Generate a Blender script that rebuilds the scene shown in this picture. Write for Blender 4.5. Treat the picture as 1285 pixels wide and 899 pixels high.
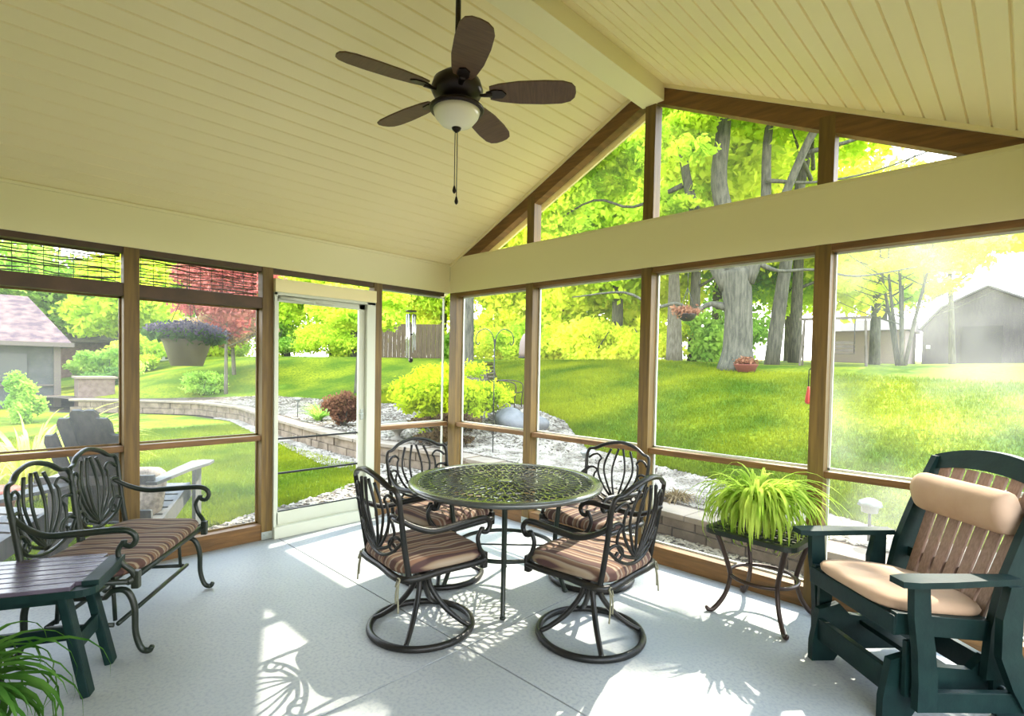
import bpy, bmesh, math, random
import numpy as np
from mathutils import Vector, Matrix, Quaternion

# ------------------------------------------------------------------ scene clear
for o in list(bpy.data.objects):
    bpy.data.objects.remove(o, do_unlink=True)
SC = bpy.context.scene
COL = SC.collection
PI = math.pi
random.seed(7)
RNG = np.random.default_rng(11)

# ------------------------------------------------------------------ camera
cam_d = bpy.data.cameras.new('camera')
cam = bpy.data.objects.new('camera', cam_d)
COL.objects.link(cam)
SC.camera = cam
YAW, PITCH, ROLL, FPX = 2.3415, -0.0285, 0.0187, 667.86
fw = Vector((math.cos(YAW)*math.cos(PITCH), math.sin(YAW)*math.cos(PITCH), math.sin(PITCH)))
rt = fw.cross(Vector((0, 0, 1))).normalized()
up = rt.cross(fw)
r2 = math.cos(ROLL)*rt + math.sin(ROLL)*up
u2 = -math.sin(ROLL)*rt + math.cos(ROLL)*up
M = Matrix((( r2.x, u2.x, -fw.x, 4.597), (r2.y, u2.y, -fw.y, -3.728), (r2.z, u2.z, -fw.z, 1.5), (0, 0, 0, 1)))
cam.matrix_world = M
cam_d.sensor_width = 36.0
cam_d.lens = FPX/1285*36.0
cam_d.shift_y = 30.8/1285
cam_d.clip_start = 0.05
cam_d.clip_end = 400

# ------------------------------------------------------------------ world, sun, exposure
W = bpy.data.worlds.new('world')
SC.world = W
W.use_nodes = True
wn = W.node_tree.nodes
wl = W.node_tree.links
bg = wn['Background']
tc = wn.new('ShaderNodeTexCoord')
sx = wn.new('ShaderNodeSeparateXYZ')
cr = wn.new('ShaderNodeValToRGB')
wl.new(tc.outputs['Generated'], sx.inputs[0])
wl.new(sx.outputs['Z'], cr.inputs[0])
cr.color_ramp.elements[0].position = 0.0
cr.color_ramp.elements[0].color = (1.0, 0.98, 0.93, 1)
cr.color_ramp.elements[1].position = 0.7
cr.color_ramp.elements[1].color = (0.62, 0.78, 1.0, 1)
wl.new(cr.outputs[0], bg.inputs[0])
bg.inputs[1].default_value = 1.75

sd = bpy.data.lights.new('sun', 'SUN')
sd.energy = 2.9
sd.angle = math.radians(0.6)
sd.color = (1.0, 0.93, 0.80)
sun = bpy.data.objects.new('sun', sd)
COL.objects.link(sun)
SUNDIR = Vector((-0.12, 1.0, 1.09)).normalized()
sun.rotation_euler = SUNDIR.to_track_quat('Z', 'Y').to_euler()
sun.location = (0, 10, 14)

SC.view_settings.view_transform = 'Standard'
SC.view_settings.look = 'None'
SC.view_settings.gamma = 1
SC.view_settings.use_curve_mapping = False
SC.view_settings.exposure = 2.35
try:
    SC.cycles.max_bounces = 10
    SC.cycles.diffuse_bounces = 5
    SC.cycles.transparent_max_bounces = 24
except Exception:
    pass

# ------------------------------------------------------------------ materials
MATS = {}
def mat(name, col, rough=0.6, metal=0.0, noise=None, scale=8.0, col2=None, bump=0.0, bscale=40.0, stretch=None, coat=0.0, spec=None):
    if name in MATS:
        return MATS[name]
    m = bpy.data.materials.new(name)
    m.use_nodes = True
    nt = m.node_tree
    b = nt.nodes['Principled BSDF']
    b.inputs['Base Color'].default_value = (*col, 1)
    b.inputs['Roughness'].default_value = rough
    b.inputs['Metallic'].default_value = metal
    if coat: b.inputs['Coat Weight'].default_value = coat
    if spec is not None: b.inputs['Specular IOR Level'].default_value = spec
    t = nt.nodes.new('ShaderNodeTexCoord')
    src = t.outputs['Object']
    if stretch:
        mp = nt.nodes.new('ShaderNodeMapping')
        mp.inputs['Scale'].default_value = stretch
        nt.links.new(src, mp.inputs[0])
        src = mp.outputs[0]
    if col2 is not None:
        n = nt.nodes.new('ShaderNodeTexNoise')
        n.inputs['Scale'].default_value = scale
        n.inputs['Detail'].default_value = 6
        nt.links.new(src, n.inputs['Vector'])
        r = nt.nodes.new('ShaderNodeValToRGB')
        r.color_ramp.elements[0].position = 0.36
        r.color_ramp.elements[1].position = 0.64
        r.color_ramp.elements[0].color = (*col, 1)
        r.color_ramp.elements[1].color = (*col2, 1)
        nt.links.new(n.outputs['Fac'], r.inputs[0])
        nt.links.new(r.outputs[0], b.inputs['Base Color'])
    if bump:
        n2 = nt.nodes.new('ShaderNodeTexNoise')
        n2.inputs['Scale'].default_value = bscale
        n2.inputs['Detail'].default_value = 4
        nt.links.new(src, n2.inputs['Vector'])
        bp = nt.nodes.new('ShaderNodeBump')
        bp.inputs['Strength'].default_value = bump
        bp.inputs['Distance'].default_value = 0.01
        nt.links.new(n2.outputs['Fac'], bp.inputs['Height'])
        nt.links.new(bp.outputs[0], b.inputs['Normal'])
    MATS[name] = m
    return m

def leaf_mat(name, c1, c2, trans=0.5, scale=1.3):
    m = bpy.data.materials.new(name)
    m.use_nodes = True
    nt = m.node_tree
    nt.nodes.remove(nt.nodes['Principled BSDF'])
    out = nt.nodes['Material Output']
    t = nt.nodes.new('ShaderNodeTexCoord')
    n = nt.nodes.new('ShaderNodeTexNoise'); n.inputs['Scale'].default_value = scale; n.inputs['Detail'].default_value = 5
    nt.links.new(t.outputs['Object'], n.inputs['Vector'])
    r = nt.nodes.new('ShaderNodeValToRGB')
    r.color_ramp.elements[0].position = 0.35; r.color_ramp.elements[1].position = 0.65
    r.color_ramp.elements[0].color = (*c1, 1); r.color_ramp.elements[1].color = (*c2, 1)
    nt.links.new(n.outputs['Fac'], r.inputs[0])
    d = nt.nodes.new('ShaderNodeBsdfDiffuse'); tr = nt.nodes.new('ShaderNodeBsdfTranslucent')
    mx = nt.nodes.new('ShaderNodeMixShader'); mx.inputs[0].default_value = trans
    nt.links.new(r.outputs[0], d.inputs[0]); nt.links.new(r.outputs[0], tr.inputs[0])
    nt.links.new(d.outputs[0], mx.inputs[1]); nt.links.new(tr.outputs[0], mx.inputs[2])
    nt.links.new(mx.outputs[0], out.inputs['Surface'])
    MATS[name] = m
    return m

def stripe_mat(name, axis='X', reps=5.5):
    m = bpy.data.materials.new(name); m.use_nodes = True
    nt = m.node_tree; b = nt.nodes['Principled BSDF']; b.inputs['Roughness'].default_value = 0.9
    t = nt.nodes.new('ShaderNodeTexCoord'); s = nt.nodes.new('ShaderNodeSeparateXYZ')
    n = nt.nodes.new('ShaderNodeTexNoise'); n.inputs['Scale'].default_value = 3
    nt.links.new(t.outputs['Object'], n.inputs['Vector'])
    nt.links.new(t.outputs['Object'], s.inputs[0])
    ad = nt.nodes.new('ShaderNodeMath'); ad.operation = 'MULTIPLY_ADD'
    nt.links.new(n.outputs['Fac'], ad.inputs[0]); ad.inputs[1].default_value = 0.03
    nt.links.new(s.outputs[axis], ad.inputs[2])
    mu = nt.nodes.new('ShaderNodeMath'); mu.operation = 'MULTIPLY'; mu.inputs[1].default_value = reps
    nt.links.new(ad.outputs[0], mu.inputs[0])
    fr = nt.nodes.new('ShaderNodeMath'); fr.operation = 'FRACT'
    nt.links.new(mu.outputs[0], fr.inputs[0])
    r = nt.nodes.new('ShaderNodeValToRGB'); r.color_ramp.interpolation = 'LINEAR'
    nt.links.new(fr.outputs[0], r.inputs[0])
    cols = [(0, (0.065, 0.029, 0.020)), (.09, (0.074, 0.031, 0.022)), (.12, (0.238, 0.172, 0.109)), (.17, (0.248, 0.187, 0.124)), (.20, (0.109, 0.052, 0.030)), (.27, (0.119, 0.057, 0.034)),
            (.30, (0.278, 0.229, 0.164)), (.34, (0.149, 0.078, 0.045)), (.44, (0.164, 0.088, 0.050)), (.47, (0.050, 0.024, 0.020)), (.55, (0.059, 0.026, 0.022)), (.58, (0.223, 0.156, 0.094)),
            (.63, (0.273, 0.218, 0.154)), (.66, (0.094, 0.045, 0.030)), (.74, (0.178, 0.104, 0.059)), (.80, (0.198, 0.125, 0.074)), (.83, (0.273, 0.234, 0.174)), (.87, (0.079, 0.036, 0.027)), (.97, (0.065, 0.029, 0.020))]
    el = r.color_ramp.elements
    el[0].position = 0; el[0].color = (*cols[0][1], 1); el[1].position = 1.0; el[1].color = (*cols[-1][1], 1)
    for p, c in cols[1:]:
        e = el.new(p); e.color = (*c, 1)
    nt.links.new(r.outputs[0], b.inputs['Base Color'])
    n2 = nt.nodes.new('ShaderNodeTexNoise'); n2.inputs['Scale'].default_value = 7
    nt.links.new(t.outputs['Object'], n2.inputs['Vector'])
    bp = nt.nodes.new('ShaderNodeBump'); bp.inputs['Strength'].default_value = .5; bp.inputs['Distance'].default_value = .03
    nt.links.new(n2.outputs['Fac'], bp.inputs['Height']); nt.links.new(bp.outputs[0], b.inputs['Normal'])
    MATS[name] = m
    return m

def screen_mat(name, dust, patch=0.0, col=(.85, .85, .8)):
    m = bpy.data.materials.new(name); m.use_nodes = True
    nt = m.node_tree; nt.nodes.remove(nt.nodes['Principled BSDF']); out = nt.nodes['Material Output']
    tr = nt.nodes.new('ShaderNodeBsdfTransparent'); tr.inputs[0].default_value = (.97, .97, .97, 1)
    df = nt.nodes.new('ShaderNodeBsdfTranslucent'); df.inputs[0].default_value = (*col, 1)
    mx = nt.nodes.new('ShaderNodeMixShader'); mx.inputs[0].default_value = dust
    nt.links.new(tr.outputs[0], mx.inputs[1]); nt.links.new(df.outputs[0], mx.inputs[2])
    nt.links.new(mx.outputs[0], out.inputs['Surface'])
    if patch:
        t = nt.nodes.new('ShaderNodeTexCoord'); n = nt.nodes.new('ShaderNodeTexNoise'); n.inputs['Scale'].default_value = 1.6; n.inputs['Detail'].default_value = 3
        nt.links.new(t.outputs['Object'], n.inputs['Vector'])
        mr = nt.nodes.new('ShaderNodeMapRange'); mr.inputs['From Min'].default_value = .42; mr.inputs['From Max'].default_value = .68
        mr.inputs['To Min'].default_value = dust; mr.inputs['To Max'].default_value = dust+patch
        nt.links.new(n.outputs['Fac'], mr.inputs['Value']); nt.links.new(mr.outputs[0], mx.inputs[0])
    MATS[name] = m
    return m

cream = mat('cream_vinyl', (.86, .75, .40), .45, bump=.05, bscale=60)
cream_beam = mat('cream_wrapped_beam', (.77, .71, .40), .5, bump=.05, bscale=30)
white_vinyl = mat('white_vinyl', (.60, .62, .50), .4)
stain = mat('stained_lumber', (.105, .060, .010), .55, col2=(.18, .105, .018), scale=5, stretch=(7, 7, .45), bump=.3, bscale=14)
stain_h = mat('stained_rail_lumber', (.12, .058, .012), .55, col2=(.21, .10, .024), scale=5, stretch=(.7, .7, 7), bump=.3, bscale=14)
rail_shaded = mat('shaded_stained_lumber', (.06, .035, .02), .6, col2=(.09, .05, .025), scale=6)  # brown rail stain with the shade on the left transoms put into the colour
iron = mat('dark_cast_aluminium', (.007, .008, .007), .36, metal=.0, spec=.3, col2=(.016, .014, .011), scale=9, bump=.15, bscale=90)
iron_green = mat('green_bronze_aluminium', (.009, .018, .012), .36, metal=.0, spec=.35, col2=(.02, .024, .016), scale=8, bump=.15, bscale=80)
iron_brown = mat('brown_bronze_aluminium', (.035, .02, .014), .36, metal=.35, col2=(.05, .03, .02), scale=8)
table_metal = mat('table_cast_aluminium', (.055, .062, .056), .24, metal=.15, spec=.8, col2=(.085, .09, .08), scale=6)
poly_green = mat('dark_green_lumber', (.0025, .015, .014), .48, spec=.22, bump=.08, bscale=60, col2=(.005, .022, .019), scale=14)
poly_tan = mat('tan_lumber', (.20, .12, .08), .6, col2=(.27, .17, .12), scale=6, stretch=(20, 20, 1.5))
stool_top = mat('sheen_grey_table_slats', (.075, .06, .085), .27, spec=.7, col2=(.11, .09, .12), scale=6, stretch=(14, 1, 1))  # purplish grey sheen is put into the slat colour
tan_cloth = mat('tan_cushion_fabric', (.40, .26, .16), .9, col2=(.46, .31, .20), scale=5, bump=.4, bscale=9)
stripe = stripe_mat('striped_cushion_fabric')
tie_m = mat('olive_tie_ribbon', (.20, .19, .12), .9)
bronze = mat('dark_bronze_fan_metal', (.022, .014, .010), .35, metal=.6)
blade_m = mat('brown_fan_blade', (.085, .042, .016), .55, col2=(.12, .062, .025), scale=6, stretch=(12, 1.5, 1))
glassbowl = mat('frosted_glass_bowl', (.85, .80, .60), .35, coat=.3)
galv = mat('galvanized_bracket', (.42, .46, .42), .4, metal=.6)
bamboo = mat('dark_bamboo_slats', (.06, .04, .03), .7, col2=(.12, .08, .05), scale=10)
string_m = mat('blind_string', (.05, .045, .04), .8)
stone_m = mat('tan_block_stone', (.10, .073, .043), .9, col2=(.20, .15, .10), scale=5, bump=.8, bscale=14)
cap_m = mat('tan_cap_stone', (.24, .19, .135), .9, col2=(.18, .145, .10), scale=3, bump=.5, bscale=16)
boulder_m = mat('grey_boulder', (.09, .09, .088), .9, col2=(.15, .15, .145), scale=4, bump=.8, bscale=8)
bark = mat('grey_brown_bark', (.045, .045, .030), .95, col2=(.105, .10, .07), scale=4, stretch=(5, 5, .8), bump=1.0, bscale=10)
bark_lt = mat('pale_bark', (.09, .08, .055), .95, col2=(.15, .135, .10), scale=5, stretch=(4, 4, 1), bump=.6, bscale=12)
pot_dark = mat('dark_plastic_pot', (.015, .015, .012), .5)
pot_tan = mat('olive_grey_planter', (.15, .145, .075), .7, col2=(.18, .17, .09), scale=4)
terra = mat('red_clay_pot', (.20, .055, .04), .8)
chrome = mat('silver_chime_tube', (.75, .77, .80), .25, metal=.9)
red_m = mat('red_plastic', (.6, .05, .03), .5)
shingle = mat('weathered_roof_shingles', (.045, .026, .034), .95, col2=(.125, .078, .068), scale=1.4, stretch=(.5, 2.5, 6), bump=.5, bscale=12)
tan_trim = mat('tan_house_trim', (.12, .095, .075), .7)
porch_dark = mat('dark_porch_screen', (.04, .045, .04), .8, col2=(.08, .08, .075), scale=2)
barn_m = mat('weathered_barn_boards', (.05, .042, .048), .9, col2=(.075, .062, .07), scale=3, stretch=(9, 9, .6))
barn_roof = mat('grey_barn_roof', (.09, .085, .09), .8)
pale_house = mat('pale_house_siding', (.26, .20, .19), .8)
brick_m = mat('brown_brick', (.10, .055, .04), .9, col2=(.14, .08, .06), scale=6)
fence_m = mat('brown_fence_boards', (.06, .04, .02), .9, col2=(.10, .07, .035), scale=4, stretch=(8, 8, .6))
grey_wood = mat('grey_chair_lumber', (.08, .085, .08), .7, col2=(.11, .11, .10), scale=4, stretch=(8, 8, 1))
pillow_m = mat('patterned_pillow', (.22, .18, .14), .9, col2=(.45, .38, .30), scale=26)
redcush = mat('red_cushion_fabric', (.65, .13, .11), .9)
wood_grey = mat('weathered_garden_wood', (.09, .075, .055), .9, col2=(.13, .11, .08), scale=6)
birdh = mat('pinkish_feeder', (.17, .125, .10), .7)
lens_m = mat('clear_path_light_lens', (.22, .24, .23), .15, spec=.8)
blackm = mat('black_metal', (.015, .015, .015), .45, metal=.3)
urn_m = mat('pale_stone_urn', (.17, .155, .12), .9, col2=(.22, .20, .16), scale=8)
slatemat = mat('dark_driftwood', (.07, .055, .05), .9, col2=(.20, .16, .13), scale=7, bump=.6, bscale=14)
siding = mat('beige_house_siding', (.26, .23, .17), .8)
roof_ext = mat('porch_roof_shingles', (.13, .12, .11), .95)

L_lime = leaf_mat('lime_leaves', (.42, .62, .04), (.80, .90, .09), .6)
L_yel = leaf_mat('yellow_green_leaves', (.72, .82, .06), (.96, .97, .14), .6)
L_mid = leaf_mat('mid_green_leaves', (.22, .42, .06), (.50, .70, .12), .58)
L_dark = leaf_mat('dark_green_leaves', (.06, .14, .03), (.16, .30, .06), .5)
L_red = leaf_mat('red_maple_leaves', (.40, .09, .08), (.60, .22, .18), .5, .9)
L_rus = leaf_mat('rusty_leaves', (.34, .20, .10), (.50, .36, .20), .5, .9)
L_purp = leaf_mat('purple_barberry_leaves', (.13, .06, .025), (.28, .13, .075), .4, 3)
L_brn = leaf_mat('brown_low_leaves', (.07, .04, .025), (.14, .095, .04), .4, 3)
L_gold = leaf_mat('golden_shrub_leaves', (.30, .44, .015), (.66, .74, .03), .5, 3)
L_grass = leaf_mat('grass_blades', (.07, .13, .006), (.25, .28, .011), .4, .55)
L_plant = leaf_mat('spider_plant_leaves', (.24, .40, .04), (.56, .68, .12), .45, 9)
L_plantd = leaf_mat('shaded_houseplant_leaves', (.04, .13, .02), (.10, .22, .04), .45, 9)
L_dry = leaf_mat('dry_grass_blades', (.16, .11, .05), (.26, .19, .10), .4, 5)
L_orn = leaf_mat('yellow_ornamental_grass', (.50, .55, .08), (.78, .74, .22), .5, 3)
F_purp = leaf_mat('purple_petals', (.08, .065, .11), (.24, .21, .26), .4, 20)
F_coral = leaf_mat('coral_petals', (.22, .085, .045), (.34, .18, .10), .4, 20)

def ground_mat(name, c1, c2, c3, s1, s2):
    m = bpy.data.materials.new(name); m.use_nodes = True
    nt = m.node_tree; b = nt.nodes['Principled BSDF']; b.inputs['Roughness'].default_value = .95
    b.inputs['Specular IOR Level'].default_value = .1
    t = nt.nodes.new('ShaderNodeTexCoord')
    n1 = nt.nodes.new('ShaderNodeTexNoise'); n1.inputs['Scale'].default_value = s1; n1.inputs['Detail'].default_value = 4
    n2 = nt.nodes.new('ShaderNodeTexNoise'); n2.inputs['Scale'].default_value = s2; n2.inputs['Detail'].default_value = 6
    nt.links.new(t.outputs['Object'], n1.inputs['Vector']); nt.links.new(t.outputs['Object'], n2.inputs['Vector'])
    r1 = nt.nodes.new('ShaderNodeValToRGB'); r1.color_ramp.elements[0].color = (*c1, 1); r1.color_ramp.elements[1].color = (*c2, 1)
    r1.color_ramp.elements[0].position = .38; r1.color_ramp.elements[1].position = .62
    nt.links.new(n1.outputs['Fac'], r1.inputs[0])
    mx = nt.nodes.new('ShaderNodeMix'); mx.data_type = 'RGBA'
    r2 = nt.nodes.new('ShaderNodeValToRGB'); r2.color_ramp.elements[0].position = .45; r2.color_ramp.elements[1].position = .7
    nt.links.new(n2.outputs['Fac'], r2.inputs[0]); nt.links.new(r2.outputs[0], mx.inputs[0])
    nt.links.new(r1.outputs[0], mx.inputs[6]); mx.inputs[7].default_value = (*c3, 1)
    nt.links.new(mx.outputs[2], b.inputs['Base Color'])
    bp = nt.nodes.new('ShaderNodeBump'); bp.inputs['Strength'].default_value = .6; bp.inputs['Distance'].default_value = .03
    nt.links.new(n2.outputs['Fac'], bp.inputs['Height']); nt.links.new(bp.outputs[0], b.inputs['Normal'])
    MATS[name] = m
    return m
lawn_m = ground_mat('lawn_grass', (.06, .112, .004), (.20, .225, .007), (.045, .09, .004), .55, 14)
bed_m = ground_mat('mulch_bed', (.085, .065, .045), (.13, .105, .08), (.05, .036, .026), 1.5, 22)
concrete = ground_mat('porch_concrete', (.305, .325, .32), (.37, .38, .36), (.27, .29, .295), 1.1, 60)
concrete.node_tree.nodes['Principled BSDF'].inputs['Roughness'].default_value = .55
concrete.node_tree.nodes['Principled BSDF'].inputs['Specular IOR Level'].default_value = .4
for nd in concrete.node_tree.nodes:
    if nd.type == 'BUMP': nd.inputs['Strength'].default_value = .15; nd.inputs['Distance'].default_value = .004
pebble_m = mat('river_pebbles', (.12, .098, .068), .85, col2=(.34, .30, .23), scale=3.5)
pebble_d = mat('brown_river_pebbles', (.10, .082, .045), .85, col2=(.26, .22, .14), scale=9)

# ------------------------------------------------------------------ mesh helpers
def link_obj(name, me, m, parent=None, loc=(0, 0, 0), rot=None):
    o = bpy.data.objects.new(name, me)
    COL.objects.link(o)
    if m is not None:
        me.materials.append(m)
    if parent is not None:
        o.parent = parent
    o.location = loc
    if rot is not None:
        o.rotation_euler = rot
    return o

def catmull(pts, n=6, closed=False):
    P = [Vector(p) for p in pts]
    out = []
    N = len(P)
    rng = N if closed else N-1
    for i in range(rng):
        p0 = P[(i-1) % N] if (closed or i > 0) else P[0]*2-P[1]
        p1 = P[i]; p2 = P[(i+1) % N]
        p3 = P[(i+2) % N] if (closed or i+2 < N) else P[-1]*2-P[-2]
        for k in range(n):
            t = k/n
            out.append(0.5*((2*p1)+(-p0+p2)*t+(2*p0-5*p1+4*p2-p3)*t*t+(-p0+3*p1-3*p2+p3)*t**3))
    if not closed:
        out.append(P[-1])
    return out

class MB:
    def __init__(self):
        self.v = []; self.f = []; self.s = []
    def add(self, verts, faces, smooth=False):
        b = len(self.v)
        self.v += [tuple(p) for p in verts]
        self.f += [tuple(i+b for i in f) for f in faces]
        self.s += [smooth]*len(faces)
        return self
    def box(self, c, s, rot=None, bev=0.0):
        # bevelled box: 24 verts when bev > 0
        hx, hy, hz = s[0]/2, s[1]/2, s[2]/2
        R_ = rot if rot is not None else Matrix.Identity(3)
        c = Vector(c)
        if bev <= 0:
            vs = [Vector((x, y, z)) for x in (-hx, hx) for y in (-hy, hy) for z in (-hz, hz)]
            fs = [(0, 1, 3, 2), (4, 6, 7, 5), (0, 4, 5, 1), (2, 3, 7, 6), (0, 2, 6, 4), (1, 5, 7, 3)]
            self.add([c+R_@v for v in vs], fs)
            return self
        bev = min(bev, hx*.9, hy*.9, hz*.9)
        bm = bmesh.new()
        bmesh.ops.create_cube(bm, size=1.0)
        for v in bm.verts:
            v.co = Vector((v.co.x*s[0], v.co.y*s[1], v.co.z*s[2]))
        bmesh.ops.bevel(bm, geom=list(bm.edges), offset=bev, segments=2, affect='EDGES', profile=.7)
        bm.verts.index_update()
        self.add([c+R_@v.co for v in bm.verts], [[l.vert.index for l in f.loops] for f in bm.faces])
        bm.free()
        return self
    def bar(self, a, b, w, h, upv=(0, 0, 1), bev=0.0):
        a = Vector(a); b = Vector(b)
        d = b-a; L = d.length; d.normalize()
        u = Vector(upv)
        s = d.cross(u)
        if s.length < 1e-5: s = d.cross(Vector((1, 0, 0)))
        s.normalize(); u = s.cross(d)
        R_ = Matrix((s, d, u)).transposed()
        return self.box((a+b)/2, (w, L, h), R_, bev)
    def tube(self, pts, r, n=8, closed=False, smooth=True, flat=1.0, upv=None, caps=True):
        P = [Vector(p) for p in pts]
        N = len(P)
        rad = r if hasattr(r, '__len__') else [r]*N
        if len(rad) != N:
            rad = list(np.interp(np.linspace(0, 1, N), np.linspace(0, 1, len(rad)), rad))
        T = []
        for i in range(N):
            if closed: d = P[(i+1) % N]-P[(i-1) % N]
            else: d = P[min(i+1, N-1)]-P[max(i-1, 0)]
            if d.length < 1e-9: d = Vector((0, 0, 1))
            T.append(d.normalized())
        nrm = Vector(upv) if upv is not None else (Vector((0, 0, 1)) if abs(T[0].z) < .9 else Vector((1, 0, 0)))
        vs = []
        for i in range(N):
            if upv is not None: nrm = Vector(upv)
            nn = nrm-T[i]*nrm.dot(T[i])
            if nn.length < 1e-5: nn = T[i].orthogonal()
            nn.normalize(); nrm = nn
            bb = T[i].cross(nn)
            for k in range(n):
                a = 2*PI*k/n
                vs.append(P[i]+nn*(math.cos(a)*rad[i]*flat)+bb*(math.sin(a)*rad[i]))
        fs = []
        for i in range(N if closed else N-1):
            j = (i+1) % N
            for k in range(n):
                k2 = (k+1) % n
                fs.append((i*n+k, i*n+k2, j*n+k2, j*n+k))
        if not closed and caps:
            fs.append(tuple(range(n-1, -1, -1))); fs.append(tuple((N-1)*n+k for k in range(n)))
        self.add(vs, fs, smooth)
        return self
    def lathe(self, prof, c=(0, 0, 0), n=24, smooth=True, sx=1.0, sy=1.0):
        vs = []; fs = []
        for (r, z) in prof:
            for k in range(n):
                a = 2*PI*k/n
                vs.append((c[0]+r*math.cos(a)*sx, c[1]+r*math.sin(a)*sy, c[2]+z))
        for i in range(len(prof)-1):
            for k in range(n):
                k2 = (k+1) % n
                fs.append((i*n+k, i*n+k2, (i+1)*n+k2, (i+1)*n+k))
        fs.append(tuple(range(n-1, -1, -1))); fs.append(tuple((len(prof)-1)*n+k for k in range(n)))
        self.add(vs, fs, smooth)
        return self
    def prism(self, poly, h, mtx=None, smooth=False):
        # polygon in xy extruded by h along z (centred), then mtx
        n = len(poly)
        vs = [Vector((p[0], p[1], -h/2)) for p in poly]+[Vector((p[0], p[1], h/2)) for p in poly]
        fs = [tuple(range(n-1, -1, -1)), tuple(range(n, 2*n))]+[(i, (i+1) % n, n+(i+1) % n, n+i) for i in range(n)]
        if mtx is not None: vs = [mtx@v for v in vs]
        self.add(vs, fs, smooth)
        return self
    def ball(self, c, r, n=12, sc=(1, 1, 1)):
        prof = [(max(1e-4, r*math.sin(PI*i/n)), -r*math.cos(PI*i/n)*sc[2]) for i in range(n+1)]
        return self.lathe(prof, c, n*2 if n < 10 else 18, True, sc[0], sc[1])
    def build(self, name, m, parent=None, loc=(0, 0, 0), rot=None):
        me = bpy.data.meshes.new(name)
        me.from_pydata(self.v, [], self.f)
        me.polygons.foreach_set('use_smooth', self.s)
        me.update()
        return link_obj(name, me, m, parent, loc, rot)

def tag(o, label=None, cat=None, group=None, kind=None):
    if label: o['label'] = label
    if cat: o['category'] = cat
    if group: o['group'] = group
    if kind: o['kind'] = kind
    return o
def thing(name, label, cat, loc=(0, 0, 0), rz=0.0, group=None):
    o = bpy.data.objects.new(name, None); COL.objects.link(o)
    o.empty_display_size = .1
    o.location = loc; o.rotation_euler = (0, 0, rz)
    return tag(o, label, cat, group)
def struct(o): o['kind'] = 'structure'; return o
def children(o): return [c for c in bpy.data.objects if c.parent == o]
def copy_tree(o, parent=None):
    c = o.copy(); COL.objects.link(c)
    if parent is not None: c.parent = parent
    for ch in children(o): copy_tree(ch, c)
    return c
def pm(name, label, m, mb, parent):
    return mb.build(name, m, parent)

def np_mesh(name, V, F, m, parent=None, smooth=False, loc=(0, 0, 0)):
    """V (n,3), F (m,k) uniform polygon size"""
    me = bpy.data.meshes.new(name)
    k = F.shape[1]
    me.vertices.add(len(V)); me.vertices.foreach_set('co', np.asarray(V, dtype=np.float32).ravel())
    me.loops.add(F.size); me.loops.foreach_set('vertex_index', F.astype(np.int32).ravel())
    me.polygons.add(len(F))
    me.polygons.foreach_set('loop_start', np.arange(0, F.size, k, dtype=np.int32))
    me.polygons.foreach_set('loop_total', np.full(len(F), k, dtype=np.int32))
    me.polygons.foreach_set('use_smooth', np.full(len(F), smooth))
    me.update(calc_edges=True)
    me.validate()
    return link_obj(name, me, m, parent, loc)

def leaf_cloud(centers, size, rng, flat=0.0):
    """rhombic leaves at centers; flat>0 favours level leaves"""
    n = len(centers)
    a = rng.normal(size=(n, 3)); a[:, 2] *= (1-flat)
    a /= np.linalg.norm(a, axis=1)[:, None]
    b = rng.normal(size=(n, 3)); b[:, 2] *= (1-flat)
    b -= a*(a*b).sum(1)[:, None]; b /= np.linalg.norm(b, axis=1)[:, None]
    s = size*(.6+.8*rng.random(n))[:, None]
    V = np.stack([centers-a*s, centers+b*s*.55, centers+a*s, centers-b*s*.55], 1).reshape(-1, 3)
    F = np.arange(4*n).reshape(n, 4)
    return V, F

def blob_centers(blobs, n, rng, shell=.55):
    """blobs: list (x,y,z,rx,ry,rz); returns n points spread by volume"""
    B = np.array(blobs, float)
    w = (B[:, 3]*B[:, 4]*B[:, 5])**.8; w /= w.sum()
    idx = rng.choice(len(B), n, p=w)
    d = rng.normal(size=(n, 3)); d /= np.linalg.norm(d, axis=1)[:, None]
    r = (shell+(1-shell)*rng.random(n))[:, None]*(1+.12*rng.normal(size=(n, 1)))
    return B[idx, :3]+d*r*B[idx, 3:6]

def foliage(name, m, blobs, n, size, parent, seed=0, shell=.5, flat=0.0):
    rng = np.random.default_rng(seed)
    C = blob_centers(blobs, n, rng, shell)
    V, F = leaf_cloud(C, size, rng, flat)
    return np_mesh(name, V, F, m, parent)

def sub_blobs(c, r, k, rng, s=.42):
    out = []
    for i in range(k):
        d = rng.normal(size=3); d /= np.linalg.norm(d)
        q = rng.random()**.4*.8
        sz = s*(.7+.6*rng.random())
        out.append((c[0]+d[0]*r[0]*q, c[1]+d[1]*r[1]*q, c[2]+d[2]*r[2]*q, r[0]*sz, r[1]*sz, r[2]*sz*.8))
    return out

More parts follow.
